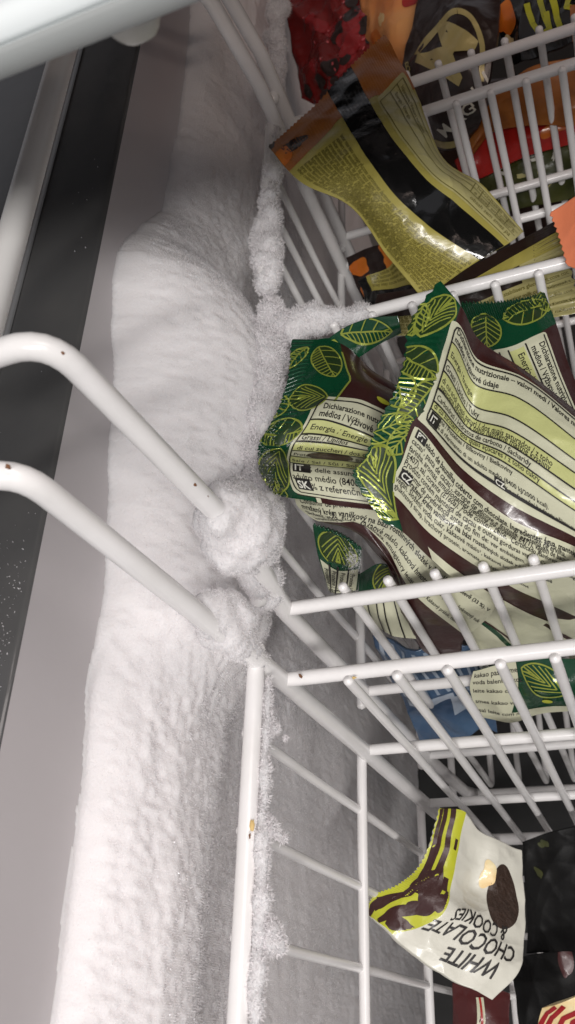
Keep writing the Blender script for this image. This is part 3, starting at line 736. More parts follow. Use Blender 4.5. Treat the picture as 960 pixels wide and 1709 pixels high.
def dust(s, u, v, ru, rv, n, sd=0, L=.0007):
    rg = np.random.default_rng(sd); U = np.clip(u + rg.normal(0, ru, n), .01, .99); V_ = np.clip(v + rg.normal(0, rv, n), .01, .99)
    P = s.surf(U, V_); N = s.norm(U, V_); SV, SF = shards(P + N * .0002, N, L * rg.uniform(.2, 1.2, n), np.full(n, .00010), .8, rg)
    o = build('frost_dust', SV, SF, M['crystal'], s.root, False); o['kind'] = 'stuff'
def leaf(s, u, v, L, wd, ang, style=0, clip=None, w=.00055, part='leaf_print', fill=None, ext=.95):
    s.gid += 1
    mu, mv = s.metric(u, v); ca, sa = math.cos(ang), math.sin(ang)
    def m(x, y): return (u + (x * ca - y * sa) / mu, v + (x * sa + y * ca) / mv)
    t = np.linspace(-1, 1, 17)
    prof = lambda q: wd * max(0, 1 - abs(q) ** 2.2) ** .8
    out = [m(q * L, prof(q)) for q in t] + [m(q * L, -prof(q)) for q in t[::-1]]
    if fill:
        V = np.array([m(q * L, k * prof(q)) for q in t for k in np.linspace(-1, 1, 5)]); Fc = grid_faces(17, 5)
        c = V[Fc].mean(axis=1); ok = (c[:, 0] > 0) & (c[:, 0] < 1) & (c[:, 1] > 0) & (c[:, 1] < 1)
        if clip is not None: ok &= clip(c[:, 0], c[:, 1])
        if ok.any(): s.add(part, fill, V, Fc[ok], .00016)
    s.stroke(part, 'ink_leaf', out, w * 1.15, .00026, clip)
    if style == 0:   # midrib with slanting veins, one half hatched finer
        s.stroke(part, 'ink_leaf', [m(-L, 0), m(L, 0)], w, .00026, clip)
        for q in np.linspace(-.75, .6, 6):
            e = min(.92, q + .45); s.stroke(part, 'ink_leaf', [m(q * L, 0), m(e * L, prof(e) * .98)], w * .8, .00026, clip); s.stroke(part, 'ink_leaf', [m(q * L, 0), m(e * L, -prof(e) * .98)], w * .8, .00026, clip)
    elif style == 1:  # nested chevrons
        for k, q in enumerate(np.linspace(-.55, .85, 7)):
            b = max(-.93, q - .95); s.stroke(part, 'ink_leaf', [m(b * L, prof(b) * .85), m(q * L, 0), m(b * L, -prof(b) * .85)], w * .8, .00026, clip)
    else:             # ladder of cross veins between the midrib and one edge
        s.stroke(part, 'ink_leaf', [m(-L, 0), m(-.2 * L, .10 * wd), m(L, 0)], w, .00026, clip)
        for q in np.linspace(-.8, .8, 11): s.stroke(part, 'ink_leaf', [m(q * L, .06 * wd), m((q + .12) * L, prof(min(.99, q + .12)) * .97)], w * .7, .00026, clip)
        for q in np.linspace(-.7, .6, 4): s.stroke(part, 'ink_leaf', [m(q * L, 0), m((q + .3) * L, -prof(q + .3) * .97)], w * .7, .00026, clip)

def rbox(s, part, m, u0, u1, v0, v1, r, w=.0005, off=.00030, open_right=False):
    mu, mv = s.metric((u0 + u1) / 2, (v0 + v1) / 2); ru, rv = r / mu, r / mv; P = []
    for cu, cv, a0 in ((u1 - ru, v0 + rv, -90), (u1 - ru, v1 - rv, 0), (u0 + ru, v1 - rv, 90), (u0 + ru, v0 + rv, 180)):
        for a in np.linspace(a0, a0 + 90, 6): P.append((cu + ru * math.cos(math.radians(a)), cv + rv * math.sin(math.radians(a))))
    s.stroke(part, m, P, w, off, closed=True)
def badge(s, txt, u, v, h, part='printed_text'):
    mu, mv = s.metric(u, v); wd = h * 1.55
    s.patch('language_badge', 'ink', u, u + wd / mu, v - h * .95 / mv, v + h * .18 / mv, .00024)
    s.text('language_code', 'ink_white', txt, u + .12 * wd / mu, v, h * 1.02, bold=1, off=.00042)
def fake_words(s, m, rows, u0, u1, h, seed=0, part='fine_print', gap=.35, words=None, off=.0002, clip=None, bold=0, ang=0):
    """fine print too small to read: strings of short words set in real type"""
    rg = random.Random(seed); W_ = words or 'de e com por sem leite cacau xarope pasta aroma sal vagem girassol lecitina hmota maslo cukr voda aromata kakao protein glukoza emulgator smes mleko cokolada vanilka obsah baleni'.split()
    for v in rows:
        t = ' '.join(rg.choice(W_) for _ in range(60)); s.text(part, m, t, u0, v, h, umax=u1, bold=bold, off=off, ang=ang)

GRP = 'green leaf patterned ice cream packets'
# ---- hero packet -------------------------------------------------------------
g = [[(733,466,-.200),(770,512,-.205),(803,570,-.228),(868,612,-.236),(968,690,-.238),(1075,775,-.242)],
     [(684,536,-.200),(757,540,-.206),(797,606,-.2265),(868,632,-.229),(972,712,-.232),(1080,800,-.238)],
     [(672,605,-.200),(737,610,-.206),(787,690,-.234),(850,712,-.226),(965,788,-.229),(1078,865,-.236)],
     [(648,672,-.200),(708,690,-.208),(772,752,-.234),(838,790,-.232),(955,865,-.235),(1070,930,-.240)],
     [(632,700,-.201),(695,708,-.209),(768,794,-.233),(842,853,-.240),(955,905,-.250),(1065,960,-.252)],
     [(606,765,-.202),(672,768,-.211),(742,838,-.232),(830,896,-.236),(950,955,-.240),(1060,1010,-.250)],
     [(588,800,-.203),(655,818,-.213),(722,888,-.236),(826,956,-.246),(940,1012,-.256),(1040,1060,-.262)],
     [(640,872,-.218),(672,888,-.222),(738,950,-.250),(826,1012,-.264),(930,1062,-.272),(1020,1100,-.280)]]
US = [0, .16, .34, .50, .75, 1]; VS = [0, .13, .28, .46, .53, .70, .87, 1]
h_ = Pack('ice_cream_packet', 'largest green leaf ended packet, upright, with creased nutrition table and long ingredients text', US, VS, g, .010, .00085, 3, ('u0',), 30, .012, .00012, GRP, res=(170, 200), soft=.5, ymin=.1295)
h_.lift = 2.4
h_.base(M['film_maroon'])
edge = lambda v: .155 + .012 * np.sin(v * 9)
h_.patch('crimped_end', 'film_green', 0.0, edge, 0.0, 1.0, .00008)
cl = lambda u, v: u < edge(v) - .004
for (u, v, L, wd, a, st, fl) in [(.085,.10,.0080,.0055,1.9,1,'film_leaf_dark'),(.02,.13,.0060,.0040,1.5,0,'film_leaf_dark'),(.06,.285,.0085,.0050,.5,2,'film_leaf_dark'),(.02,.40,.0062,.0050,1.0,0,None),(.125,.44,.0085,.0050,1.9,2,'film_leaf_dark'),
      (.05,.565,.0085,.0050,-.35,0,None),(.085,.80,.0090,.0055,.9,1,'film_leaf_dark'),(.04,.95,.0060,.0040,.3,0,None),(.13,.62,.006,.004,2.0,0,None)]:
    leaf(h_, u, v, L, wd, a, st, cl, fill=fl)
# nutrition table
h_.patch('nutrition_table', 'film_cream', .150, 1.0, .115, .508, .00012, r=.0020)
tu = .172
rows = [.130, .196, .252, .292, .352, .398, .428, .455]
for k, (a, b) in enumerate(zip(rows[1:6], rows[2:7])):
    if k in (0, 2, 4): h_.patch('table_row', 'film_row', tu + .004, 1.0, a, b, .00018)
P = [(1.0, rows[0]), (tu + .022, rows[0]), (tu + .006, rows[0] + .010), (tu, rows[0] + .028), (tu, .455), (tu + .006, .478), (tu + .022, .487), (1.0, .487)]
h_.stroke('table_lines', 'ink', P, .00050, .00030)
for r_ in rows[1:7]: h_.stroke('table_lines', 'ink', [(tu, r_), (1.0, r_)], .00050, .00030)
h_.stroke('table_lines', 'ink', [(.80, rows[1]), (.80, rows[6])], .00045, .00030)
T = lambda s_, u, v, h, **k: h_.text('printed_text', 'ink', s_, u, v, h, **k)
T('Dichiarazione nutrizionale – valori medi / Valores nutricionais', .184, .158, .0036, sx=.98, bold=1)
T('médios / Výživové údaje', .184, .186, .0036, sx=.98, bold=1)
T('Energia / Energie', .184, .236, .0036); T('Grassi / Lípidos / Tuky', .178, .282, .0035)
T('di cui acidi grassi saturi / dos quais saturados / z toho', .180, .326, .0035, sx=.96); T('nasycené kyseliny / z toho nasýtené mastné kyseliny', .182, .347, .0034)
T('Carboidrati / Hidratos de carbono / Sacharidy', .182, .386, .0033)
T('di cui zuccheri / dos quais açúcares / z toho cukry', .182, .418, .0033)
T('Proteine / Proteínas / Bílkoviny / Bielkoviny', .182, .448, .0030)
for k, q in enumerate(('1045 kJ', '249', '14 g', '9,7 g', '24 g', '19 g')): T(q, .815, (.232, .262, .338, .345, .388, .418)[k], .0033)
badge(h_, 'IT', .182, .474, .0028); T('*% di riferimento di un adulto medio (8400 kJ/2000 kcal). ', .215, .474, .0029)
badge(h_, 'CZ', .47, .487, .0024); T('*% z referenční hodnoty příjmu u průměrné osoby', .50, .488, .0026)
# ingredients
ie = lambda v: .158 + 0 * v
h_.patch('ingredients_panel', 'film_cream', ie, 1.0, .540, .885, .00012, r=.0012)
badge(h_, 'PT', .172, .580, .0026)
ing = ['Gelado de baunilha coberto com chocolate. Ingredientes: água, manteiga de', "cacau¹, pasta de cacau¹, xarope de glicose e frutose, proteína de ervilha,", 'farinha, aromas, emulsionantes (lecitina de girassol, E471), vagem de baunilha,',
       'E407), sal, corante (E160a). Pode conter: Leite. ¹Certificado Rainforest Alliance',
       'Produto contém manteiga de cacau e outras gorduras vegetais. Conservar no congelador',
       'Consumir de preferência antes do fim de: ver embalagem.']
vv = .580
for k, t_ in enumerate(ing):
    T(t_, .20 if k == 0 else .168, vv, .0034, bold=1 if k == 0 else 0, sx=.92); vv += .0345
badge(h_, 'CZ', .172, vv, .0028)
T('Mražený krém vanilkový na bázi rostlinných složek v čokoládové polevě', .207, vv, .0034, bold=1, sx=.92); vv += .0345
T('vegan. Složení: voda, cukr, kakaové máslo¹, kakaová hmota¹, plazma', .168, vv, .0034, sx=.92); vv += .034
T('glukózový sirup, hrachový protein, aromata, emulgátory slunečnicové', .168, vv, .0034, sx=.92)
h_.patch('edge_band', 'film_cream', .30, 1.0, .955, .999, .00012)
h_.flush()

# ---- left packet -------------------------------------------------------------
g = [[(487,566,-.222),(524,566,-.222),(562,566,-.223),(610,612,-.228),(665,650,-.232),(740,690,-.240)],
     [(476,650,-.220),(505,640,-.220),(545,648,-.219),(600,650,-.221),(650,672,-.226),(740,720,-.236)],
     [(452,706,-.220),(490,706,-.219),(530,700,-.218),(590,716,-.220),(645,742,-.226),(735,770,-.236)],
     [(434,738,-.222),(470,742,-.223),(508,744,-.224),(570,750,-.226),(640,762,-.228),(730,780,-.236)],
     [(432,780,-.221),(465,782,-.218),(500,786,-.217),(570,793,-.219),(640,800,-.224),(730,805,-.234)],
     [(456,826,-.224),(478,832,-.221),(520,838,-.220),(580,846,-.222),(650,853,-.226),(730,856,-.234)]]
US = [0, .13, .28, .50, .74, 1]; VS = [0, .26, .46, .60, .78, 1]
p = Pack('ice_cream_packet', 'leaf packet with short nutrition table leaning on the frost, left of the largest one', US, VS, g, .010, .00060, 11, ('u0',), 30, .008, .00042, GRP, res=(150, 210))
p.base(M['film_maroon'])
ed = lambda v: np.interp(v, [0, .2, .32, .5, 1], [.30, .43, .36, .26, .20])
p.patch('crimped_end', 'film_green', 0, ed, 0, 1, .00008)
cl = lambda u, v: u < ed(v)
for (u, v, L, wd, a, st, fl) in [(.05,.10,.0060,.0030,2.2,2,None),(.25,.12,.0085,.0060,1.0,2,'film_leaf_dark'),(.18,.33,.0085,.0062,-.15,1,'film_leaf_dark'),(.0,.36,.0050,.0040,1.5,2,None),(.09,.52,.0085,.0055,-.1,2,'film_leaf_dark'),(.10,.80,.0100,.0075,-1.3,1,'film_leaf_dark'),(.06,1.0,.006,.005,.4,0,None)]:
    leaf(p, u, v, L, wd, a, st, cl, fill=fl)
p.stroke('leaf_print', 'ink_leaf', [(float(ed(np.array([q]))[0]), q) for q in np.linspace(.05, .34, 10)], .0007, .00022)
tu = .205
p.patch('nutrition_table', 'film_cream', lambda v: np.interp(v, [.3, .6, 1], [.235, .190, .185]), 1.0, .315, .962, .00012, r=.0024)
lu = lambda v: np.interp(v, [.33, .6, 1], [.262, .212, .210])
rows = [.335, .455, .530, .572, .640, .682, .735]
for a, b in ((rows[1], rows[2]), (rows[3], rows[4]), (rows[5], rows[6])): p.patch('table_row', 'film_row', lambda v: lu(v) + .004, 1.0, a, b, .00018)
P = [(1, rows[0]), (.285, rows[0]), (.266, rows[0] + .018), (float(lu(.37)), .372)] + [(float(lu(q)), q) for q in np.linspace(.4, .90, 12)] + [(.216, .925), (.236, .943), (1, .943)]
p.stroke('table_lines', 'ink', P, .00055, .0003)
for r_ in rows[1:]: p.stroke('table_lines', 'ink', [(float(lu(r_)), r_), (1, r_)], .00050, .0003)
T = lambda s_, u, v, h, **k: p.text('printed_text', 'ink', s_, u, v, h, **k)
T('Dichiarazione nutrizionale - valori', .292, .388, .0042, bold=1, sx=.92); T('médios / Výživové údaje', .282, .436, .0042, bold=1, sx=.92)
T('Energia / Energie', .262, .508, .0044); T('Grassi / Lípidos', .240, .562, .0038); T('di cui zuccheri / dos quais', .24, .630, .0040)
T('Proteine / Proteínas / Bílkoviny', .230, .673, .0035); T('Sale / Sal / Sůl / Soľ', .226, .722, .0042)
badge(p, 'IT', .232, .785, .0038); T('*% delle assunzioni di riferimento', .300, .785, .0041)
T('adulto médio (8400 kJ/2000 kcal)', .222, .848, .0041); badge(p, 'SK', .232, .908, .0036); T('*% z referenčného príjmu priem', .298, .910, .0041)
p.patch('edge_band', 'film_cream', .315, .345, .968, .999, .00014)
p.patch('edge_band', 'film_green', .20, .312, .968, .999, .00014)
p.blob('leaf_print', 'ink_lime', .70, .27, .0026, .0011, .1, .0003)
p.flush()
dust(p, .30, .575, .09, .012, 900, 1, .0006); dust(p, .04, .8, .03, .2, 500, 2)
# its folded over upper corner
g = [[(520,592,-.224),(560,556,-.221),(610,533,-.217),(664,527,-.213)],
     [(528,612,-.226),(572,578,-.224),(622,556,-.220),(668,545,-.216)],
     [(540,650,-.232),(580,612,-.230),(628,578,-.226),(670,556,-.221)]]
q = Pack('folded_corner', None, [0, .3, .65, 1], [0, .5, 1], g, .0012, .0003, 5, (), res=(60, 40), parent=p.root)
q.zig = (); q.base(M['film_green'], 'folded_corner')
for (u, v, L, wd, a, st) in [(.62,.38,.0105,.0046,.25,2),(.15,.5,.006,.004,-.8,0)]: leaf(q, u, v, L, wd, a, st, None, w=.0006)
q.flush()

# ---- third leaf packet, behind ----------------------------------------------
g = [[(908,486,-.243),(930,545,-.246),(950,610,-.250),(985,690,-.255)],
     [(868,497,-.240),(893,560,-.242),(925,640,-.248),(960,720,-.255)],
     [(820,502,-.240),(850,580,-.243),(890,665,-.250),(930,740,-.258)],
     [(764,503,-.243),(800,590,-.247),(850,680,-.255),(900,760,-.262)]]
p = Pack('ice_cream_packet', 'leaf packet lying behind the upright one, its shiny green end against the middle cross wire', [0, .3, .65, 1], [0, .33, .66, 1], g, .008, .0006, 21, ('u0',), 28, .02, .00045, GRP, res=(100, 150))
p.base(M['film_maroon'])
ed = lambda v: .27 + .10 * v + 0 * v
p.patch('crimped_end', 'film_green', 0, ed, 0, 1, .00008); cl = lambda u, v: u < ed(v)
for (u, v, L, wd, a, st) in [(.12,.30,.0085,.0050,1.5,2),(.18,.82,.0080,.0060,.3,0),(.05,.05,.006,.004,0,0)]: leaf(p, u, v, L, wd, a, st, cl, fill='film_leaf_dark')
p.patch('nutrition_table', 'film_cream', .30, .92, .18, .85, .00012, r=.0012)
p.patch('table_row', 'film_row', .33, .90, .50, .68, .00018)
for v in (.22, .47, .68, .78): p.stroke('table_lines', 'ink', [(.32, v), (.92, v)], .0005, .0003)
p.text('printed_text', 'ink', 'Dichiarazione nutrizionale – valori medi', .36, .32, .0040, bold=1, umax=.9); p.text('printed_text', 'ink', 'médios / Výživové údaje', .36, .43, .0040, bold=1, umax=.9)
p.text('printed_text', 'ink', 'Energia / Energie', .36, .60, .0044, umax=.9)
p.flush()

# ---- lower packet, ingredients upwards --------------------------------------
g = [[(492,832,-.238),(540,834,-.234),(600,834,-.232),(665,838,-.236),(745,905,-.252),(850,985,-.268)],
     [(500,848,-.240),(548,862,-.238),(590,868,-.238),(650,890,-.244),(715,960,-.258),(815,1030,-.272)],
     [(528,868,-.244),(562,870,-.241),(600,872,-.241),(640,905,-.248),(690,985,-.262),(780,1060,-.278)],
     [(588,882,-.252),(612,900,-.250),(640,925,-.250),(668,965,-.258),(690,1050,-.272),(770,1085,-.284)],
     [(608,900,-.262),(636,932,-.262),(664,958,-.262),(678,1005,-.268),(705,1085,-.280),(770,1105,-.292)]]
p = Pack('ice_cream_packet', 'maroon packet with twisted strip of ingredients text, tucked under the largest leaf packet', [0, .17, .34, .5, .75, 1], [0, .22, .42, .72, 1], g, .008, .0005, 31, (), 1, 0, 0, GRP, res=(130, 110), soft=.8, ymin=.1295)
p.base(M['film_maroon'])
p.patch('ingredients_panel', 'film_cream', 0.0, 1.0, 0.0, .44, .00012)
for k, t_ in enumerate(['Consumir de preferência antes do fim, ver na embalagem. složek v čokoládové polevě', 'mražený krém vanilkový na bázi rostlinných složek v čokoládové polevě (33 %). Vhodné pro',
                        'Složení: voda, cukr, kakaové máslo, kakaová hmota, glukózový sirup, kokosový tuk, E471, voda', 'hrachový protein, aromata, emulgátory lecitin, E471. Kakaový prášek, cukr, vanilka']):
    p.text('printed_text', 'ink', t_, .03, .08 + .105 * k, .0036, bold=1 if k == 1 else 0, umax=.98)
p.flush()
# ---- two small green ends under it ------------------------------------------
g = [[(604,912,-.262),(602,945,-.272),(597,985,-.285)], [(565,888,-.258),(565,935,-.268),(560,990,-.283)], [(521,872,-.255),(530,925,-.266),(548,985,-.282)]]
p = Pack('ice_cream_packet', 'small visible green zigzag packet end poking up beside the frosted lower basket corner', [0, .45, 1], [0, .5, 1], g, .006, .0004, 41, ('u0',), 12, .05, 0, GRP, res=(60, 60))
p.base(M['film_green'])
leaf(p, .28, .5, .0082, .0075, 3.14, 1, lambda u, v: u < .5, w=.0005, fill='film_leaf_dark')
p.patch('nutrition_table', 'film_cream', lambda v: .50 + .12 * np.sin(v * 3.14), 1.0, .04, .96, .00012)
for v in (.25, .5, .72): p.stroke('table_lines', 'ink', [(.55, v), (1, v)], .0006, .0003)
for v in (.2, .42, .66, .9): p.text('printed_text', 'ink', 'Proteine / Sale', .64, v, .0032, umax=.97)
dust(p, .35, .15, .12, .10, 900, 5, .0010)
p.flush()
g = [[(600,958,-.272),(632,942,-.268),(664,952,-.272)], [(598,990,-.280),(632,975,-.274),(667,982,-.278)], [(600,1015,-.286),(640,1030,-.284),(685,1040,-.288)], [(610,1030,-.292),(650,1058,-.292),(695,1066,-.296)]]
p = Pack('ice_cream_packet', 'small green packet end curled behind the near cross wire, cream table folding beneath', [0, .5, 1], [0, .33, .7, 1], g, .006, .0005, 43, (), 12, .03, 0, GRP, res=(60, 60))
p.base(M['film_green'])
leaf(p, .7, .22, .0070, .0050, -1.2, 1, lambda u, v: v < .40, w=.0005, fill='film_leaf_dark')
p.patch('nutrition_table', 'film_cream', 0, 1, .45, 1, .00012)
for u in (.1, .22, .4, .55, .8): p.stroke('table_lines', 'ink', [(u, .46), (u, 1)], .0006, .0003)
p.flush()
# ---- cream packet under the cross wire ---------------------------------------
g = [[(735,985,-.288),(800,955,-.280),(880,945,-.276),(1000,955,-.276)], [(742,1010,-.292),(810,1010,-.288),(890,1010,-.286),(1000,1020,-.286)], [(765,1045,-.300),(830,1060,-.298),(900,1070,-.298),(1000,1080,-.298)], [(800,1085,-.310),(850,1100,-.310),(910,1110,-.310),(1000,1120,-.310)]]
p = Pack('ice_cream_packet', 'cream printed packet back with a thin green stripe, seen through the near cross wires', [0, .33, .66, 1], [0, .3, .66, 1], g, .008, .0005, 45, (), 12, .03, 0, GRP, res=(80, 70), ymin=.1295)
p.base(M['film_cream'])
p.stroke('stripe', 'film_green', [(.02, .1), (.35, .65), (.5, 1)], .0024, .00016); p.stroke('stripe', 'film_maroon', [(.25, 0), (.6, .35), (1, .75)], .0018, .00016); p.stroke('stripe', 'film_maroon', [(.05, .2), (.42, .66), (.55, 1)], .0010, .0002)
p.text('printed_text', 'ink_brown', 'www.packet-info', .33, .22, .0042, ang=.9, bold=1, umax=.9) if 0 else p.text('printed_text', 'ink_brown', 'www.', .40, .22, .0042, ang=.9, bold=1)
fake_words(p, 'ink_brown', (.12, .2), .62, .95, .0030, 3)
p.flush()
# ---- green and white packet low right ---------------------------------------
g = [[(790,1120,-.322),(850,1105,-.318),(905,1098,-.316),(1000,1100,-.316)], [(785,1150,-.330),(860,1150,-.326),(915,1150,-.322),(1000,1150,-.322)], [(800,1195,-.345),(855,1205,-.345),(910,1190,-.340),(1000,1180,-.335)]]
p = Pack('ice_cream_packet', 'leaf packet end in white and green lying deepest, behind the second cross wire', [0, .33, .66, 1], [0, .5, 1], g, .006, .0008, 47, (), 12, .03, 0, GRP, res=(70, 50))
p.base(M['film_green'])
p.patch('ingredients_panel', 'film_cream', 0, lambda v: .40 - .1 * v, 0, 1, .00012); p.patch('edge_band', 'film_cream', .2, .9, .86, 1, .00014)
fake_words(p, 'ink', (.2, .38, .56, .74, .9), .02, .38, .0040, 5)
leaf(p, .62, .35, .009, .006, .6, 1); p.blob('leaf_print', 'ink_lime', .66, .72, .0022, .0014, .3, .0003)
p.flush()
# ---- blue packet --------------------------------------------------------------
g = [[(622,1060,-.345),(680,1082,-.340),(740,1075,-.340),(800,1085,-.345)], [(640,1110,-.360),(700,1120,-.352),(760,1115,-.350),(815,1130,-.356)], [(680,1180,-.378),(735,1175,-.368),(785,1165,-.365),(822,1185,-.372)], [(705,1245,-.400),(750,1240,-.392),(800,1215,-.385),(830,1225,-.392)]]
p = Pack('plastic_packet', 'crumpled blue and white striped plastic packet at the bottom of the second basket', [0, .33, .66, 1], [0, .33, .7, 1], g, .010, .0022, 51, (), 12, .03, 0, None, 'packet', res=(90, 90), fine=1.3)
p.base(M['film_blue'])
for k in range(9): p.patch('stripe', 'film_blue_pale', .04 + .105 * k, .075 + .105 * k, .05, .60, .00014)
p.patch('white_band', 'film_blue_pale', .45, 1.0, .66, .80, .00018); p.patch('white_band', 'film_blue_pale', .05, .5, .62, .67, .0002)
p.flush()

# ---- yellow packet with the black stripe -------------------------------------
g = [[(642,56,-.214),(684,130,-.216),(738,262,-.224),(802,306,-.236),(874,386,-.246)],
     [(590,104,-.212),(632,182,-.210),(708,286,-.216),(772,340,-.230),(846,408,-.242)],
     [(538,160,-.210),(578,228,-.208),(640,318,-.214),(706,384,-.228),(792,440,-.242)],
     [(447,244,-.208),(492,296,-.210),(586,346,-.220),(644,424,-.236),(706,500,-.250)]]
p = Pack('ice_cream_packet', 'yellow packet with broad black stripe and fine print lying slantwise across the third basket', [0, .16, .45, .72, 1], [0, .32, .55, 1], g, .010, .0009, 61, ('u0',), 34, .006, .00006, None, res=(150, 150), ymin=.243)
p.base(M['film_yellow'])
p.patch('crimped_end', 'film_orange', 0, lambda v: np.interp(v, [0, .3, .55, 1], [.20, .12, .10, .13]), 0, 1, .00009)
p.blob('crimped_end', 'film_dark', .06, .86, .0035, .0065, .5, .00013, wob=.15, sd=3); p.blob('crimped_end', 'ink_orange', .07, .97, .006, .004, .5, .00015, wob=.12, sd=5)
p.blob('crimped_end', 'film_dark', .005, 1.0, .0025, .0030, .5, .00017, wob=.15, sd=4)
p.patch('black_stripe', 'film_black', 0, 1.0, .345, .515, .00018)
p.patch('nutrition_table', 'film_yellow_pale', .13, 1.0, .02, .30, .00012, r=.0015)
for v in (.05, .115, .19, .285): p.stroke('table_lines', 'ink_brown', [(.145, v), (.99, v)], .0004, .0003)
for v in (.05,): p.stroke('table_lines', 'ink_brown', [(.145, v), (.145, .285)], .0004, .0003)
for k in range(5): p.stroke('table_lines', 'ink_brown', [(.70 + .055 * k, .05), (.70 + .055 * k, .19)], .0004, .0003)
p.text('printed_text', 'ink_brown', 'Nährwerte / Valeurs nutritives', .16, .10, .0040, umax=.6, sx=.9); p.text('printed_text', 'ink_brown', 'Energie / Energia', .16, .165, .0040, umax=.6); fake_words(p, 'ink_brown', (.09, .17, .25), .72, .97, .0040, 9)
rr = np.arange(.580, .985, .0315)
wl = 'ingredients sugar water cocoa butter glucose syrup skimmed milk concentrate coconut fat lactose almonds mass whey solids emulsifiers stabilisers flavouring vanilla colour carotenes may contain'.split()
for k, v in enumerate(rr): fake_words(p, 'ink_brown', (v,), .145 + .0 * k, .985, .0029, 100 + k, words=wl, bold=1)
p.flush()

# ---- packet under it -----------------------------------------------------------
g = [[(628,492,-.262),(700,478,-.258),(770,452,-.254),(850,410,-.248),(940,362,-.240)],
     [(622,520,-.268),(700,510,-.263),(770,494,-.258),(850,455,-.252),(945,410,-.244)],
     [(620,560,-.275),(710,560,-.270),(790,555,-.264),(870,540,-.258),(975,520,-.252)]]
p = Pack('ice_cream_packet', 'brown and yellow packet with zigzag right end, squeezed under the black striped packet', [0, .25, .5, .75, 1], [0, .45, 1], g, .008, .0011, 63, ('u1',), 14, .014, .0004, None, res=(110, 60), ymin=.247)
p.base(M['film_dark'])
p.patch('printed_band', 'film_yellow', .30, 1, lambda s_: .30 - .1 * s_, .42, .00012)
p.patch('printed_band', 'film_yellow_pale', lambda v: .05 + 0 * v, 1.0, .62, 1.0, .00012)
p.patch('printed_band', 'film_yellow_pale', .80, 1, .42, .62, .00014)
for k, v in enumerate(np.arange(.68, 1, .07)): fake_words(p, 'ink_brown', (v,), .08, .98, .0030, 300 + k, words=wl, bold=1)
p.flush()
g = [[(598,470,-.285),(640,448,-.280),(690,425,-.275),(745,470,-.275)],[(606,486,-.290),(650,478,-.285),(700,470,-.280),(750,485,-.28)],[(612,520,-.295),(650,520,-.290),(700,515,-.285),(750,515,-.285)]]
p = Pack('ice_cream_packet', 'yellow scrap of fine print with black underside, just above the middle cross wire', [0, .33, .66, 1], [0, .45, 1], g, .004, .0012, 64, (), res=(60, 50))
p.base(M['film_black']); p.patch('printed_band', 'film_yellow', .12, 1, 0, .50, .00012)
for k, v in enumerate((.10, .2, .3, .4)): fake_words(p, 'ink_brown', (v,), .16, .98, .0030, 320 + k, words=wl, bold=1)
p.flush()
g = [[(578,430,-.300),(620,412,-.296),(672,402,-.292)],[(590,462,-.306),(628,448,-.302),(676,440,-.298)],[(606,500,-.312),(635,488,-.310),(680,470,-.306)]]
p = Pack('ice_cream_packet', 'small orange and black packet corner beside the yellow scrap', [0, .5, 1], [0, .5, 1], g, .004, .0015, 65, (), res=(50, 50))
p.base(M['film_dark'])
for (u, v, a, b, sd) in [(.18,.35,.0055,.0045,1),(.28,.85,.0045,.0070,2),(.80,.18,.0070,.0045,3),(.75,.45,.0040,.003,4)]: p.blob('printed_fruit', 'ink_orange', u, v, a, b, .4, .00014 + sd * .00003, wob=.14, sd=sd)
p.flush()
# ---- orange flap ----------------------------------------------------------------
g = [[(916,356,-.226),(970,322,-.222),(1040,290,-.220)],[(930,395,-.228),(985,380,-.224),(1050,360,-.222)],[(944,442,-.232),(1000,460,-.230),(1060,470,-.230)]]
p = Pack('ice_cream_packet', 'plain salmon orange packet end with zigzag edge at the right side of the photo', [0, .5, 1], [0, .5, 1], g, .004, .0004, 67, ('u0',), 9, .035, 0, None, res=(50, 70))
p.base(M['film_flap']); p.patch('printed_band', 'film_orange', .3, 1, .85, 1, .00012); p.flush()

# ---- packets of the far basket ----------------------------------------------------
g = [[(470,-30,-.270),(540,-60,-.265),(640,-90,-.262)],[(478,30,-.280),(560,10,-.272),(640,-20,-.268)],[(492,90,-.292),(560,95,-.284),(620,70,-.280)],[(505,165,-.305),(560,185,-.300),(610,170,-.296)]]
p = Pack('ice_cream_packet', 'glossy red packet printed with dark berries in the top left of the baskets', [0, .5, 1], [0, .35, .66, 1], g, .010, .0022, 71, (), res=(90, 100), fine=1.3)
p.base(M['film_red_dim'])
rg = random.Random(4)
for k in range(44):
    u, v = rg.gauss(.62, .20), rg.gauss(.50, .18)
    p.blob('printed_berries', 'film_berry' if k % 3 else 'film_dark', u, v, .0055 * rg.uniform(.6, 1.2), .0050 * rg.uniform(.6, 1.2), rg.uniform(0, 3), .00014 + .000012 * k, wob=.05, sd=k)
for k in range(26): p.blob('berry_glints', 'ink_pink', rg.uniform(.1, .95), rg.uniform(.1, .8), .0010, .0007, rg.uniform(0, 3), .00055, wob=.1, sd=k, rings=2)
for k in range(8): p.blob('printed_berries', 'film_dark', rg.uniform(0, 1), rg.uniform(.78, 1), .005, .004, 0, .0006 + .00001 * k, wob=.1, sd=k)
p.flush()
g = [[(590,-60,-.262),(680,-80,-.258),(760,-90,-.256)],[(602,0,-.270),(660,0,-.262),(735,-20,-.260)],[(605,62,-.280),(650,70,-.270),(700,62,-.268)],[(625,110,-.29),(660,120,-.280),(690,120,-.276)]]
p = Pack('ice_cream_packet', 'orange peach printed packet between the berry packet and the dark gold lettered one', [0, .5, 1], [0, .35, .7, 1], g, .010, .0012, 73, (), res=(70, 80))
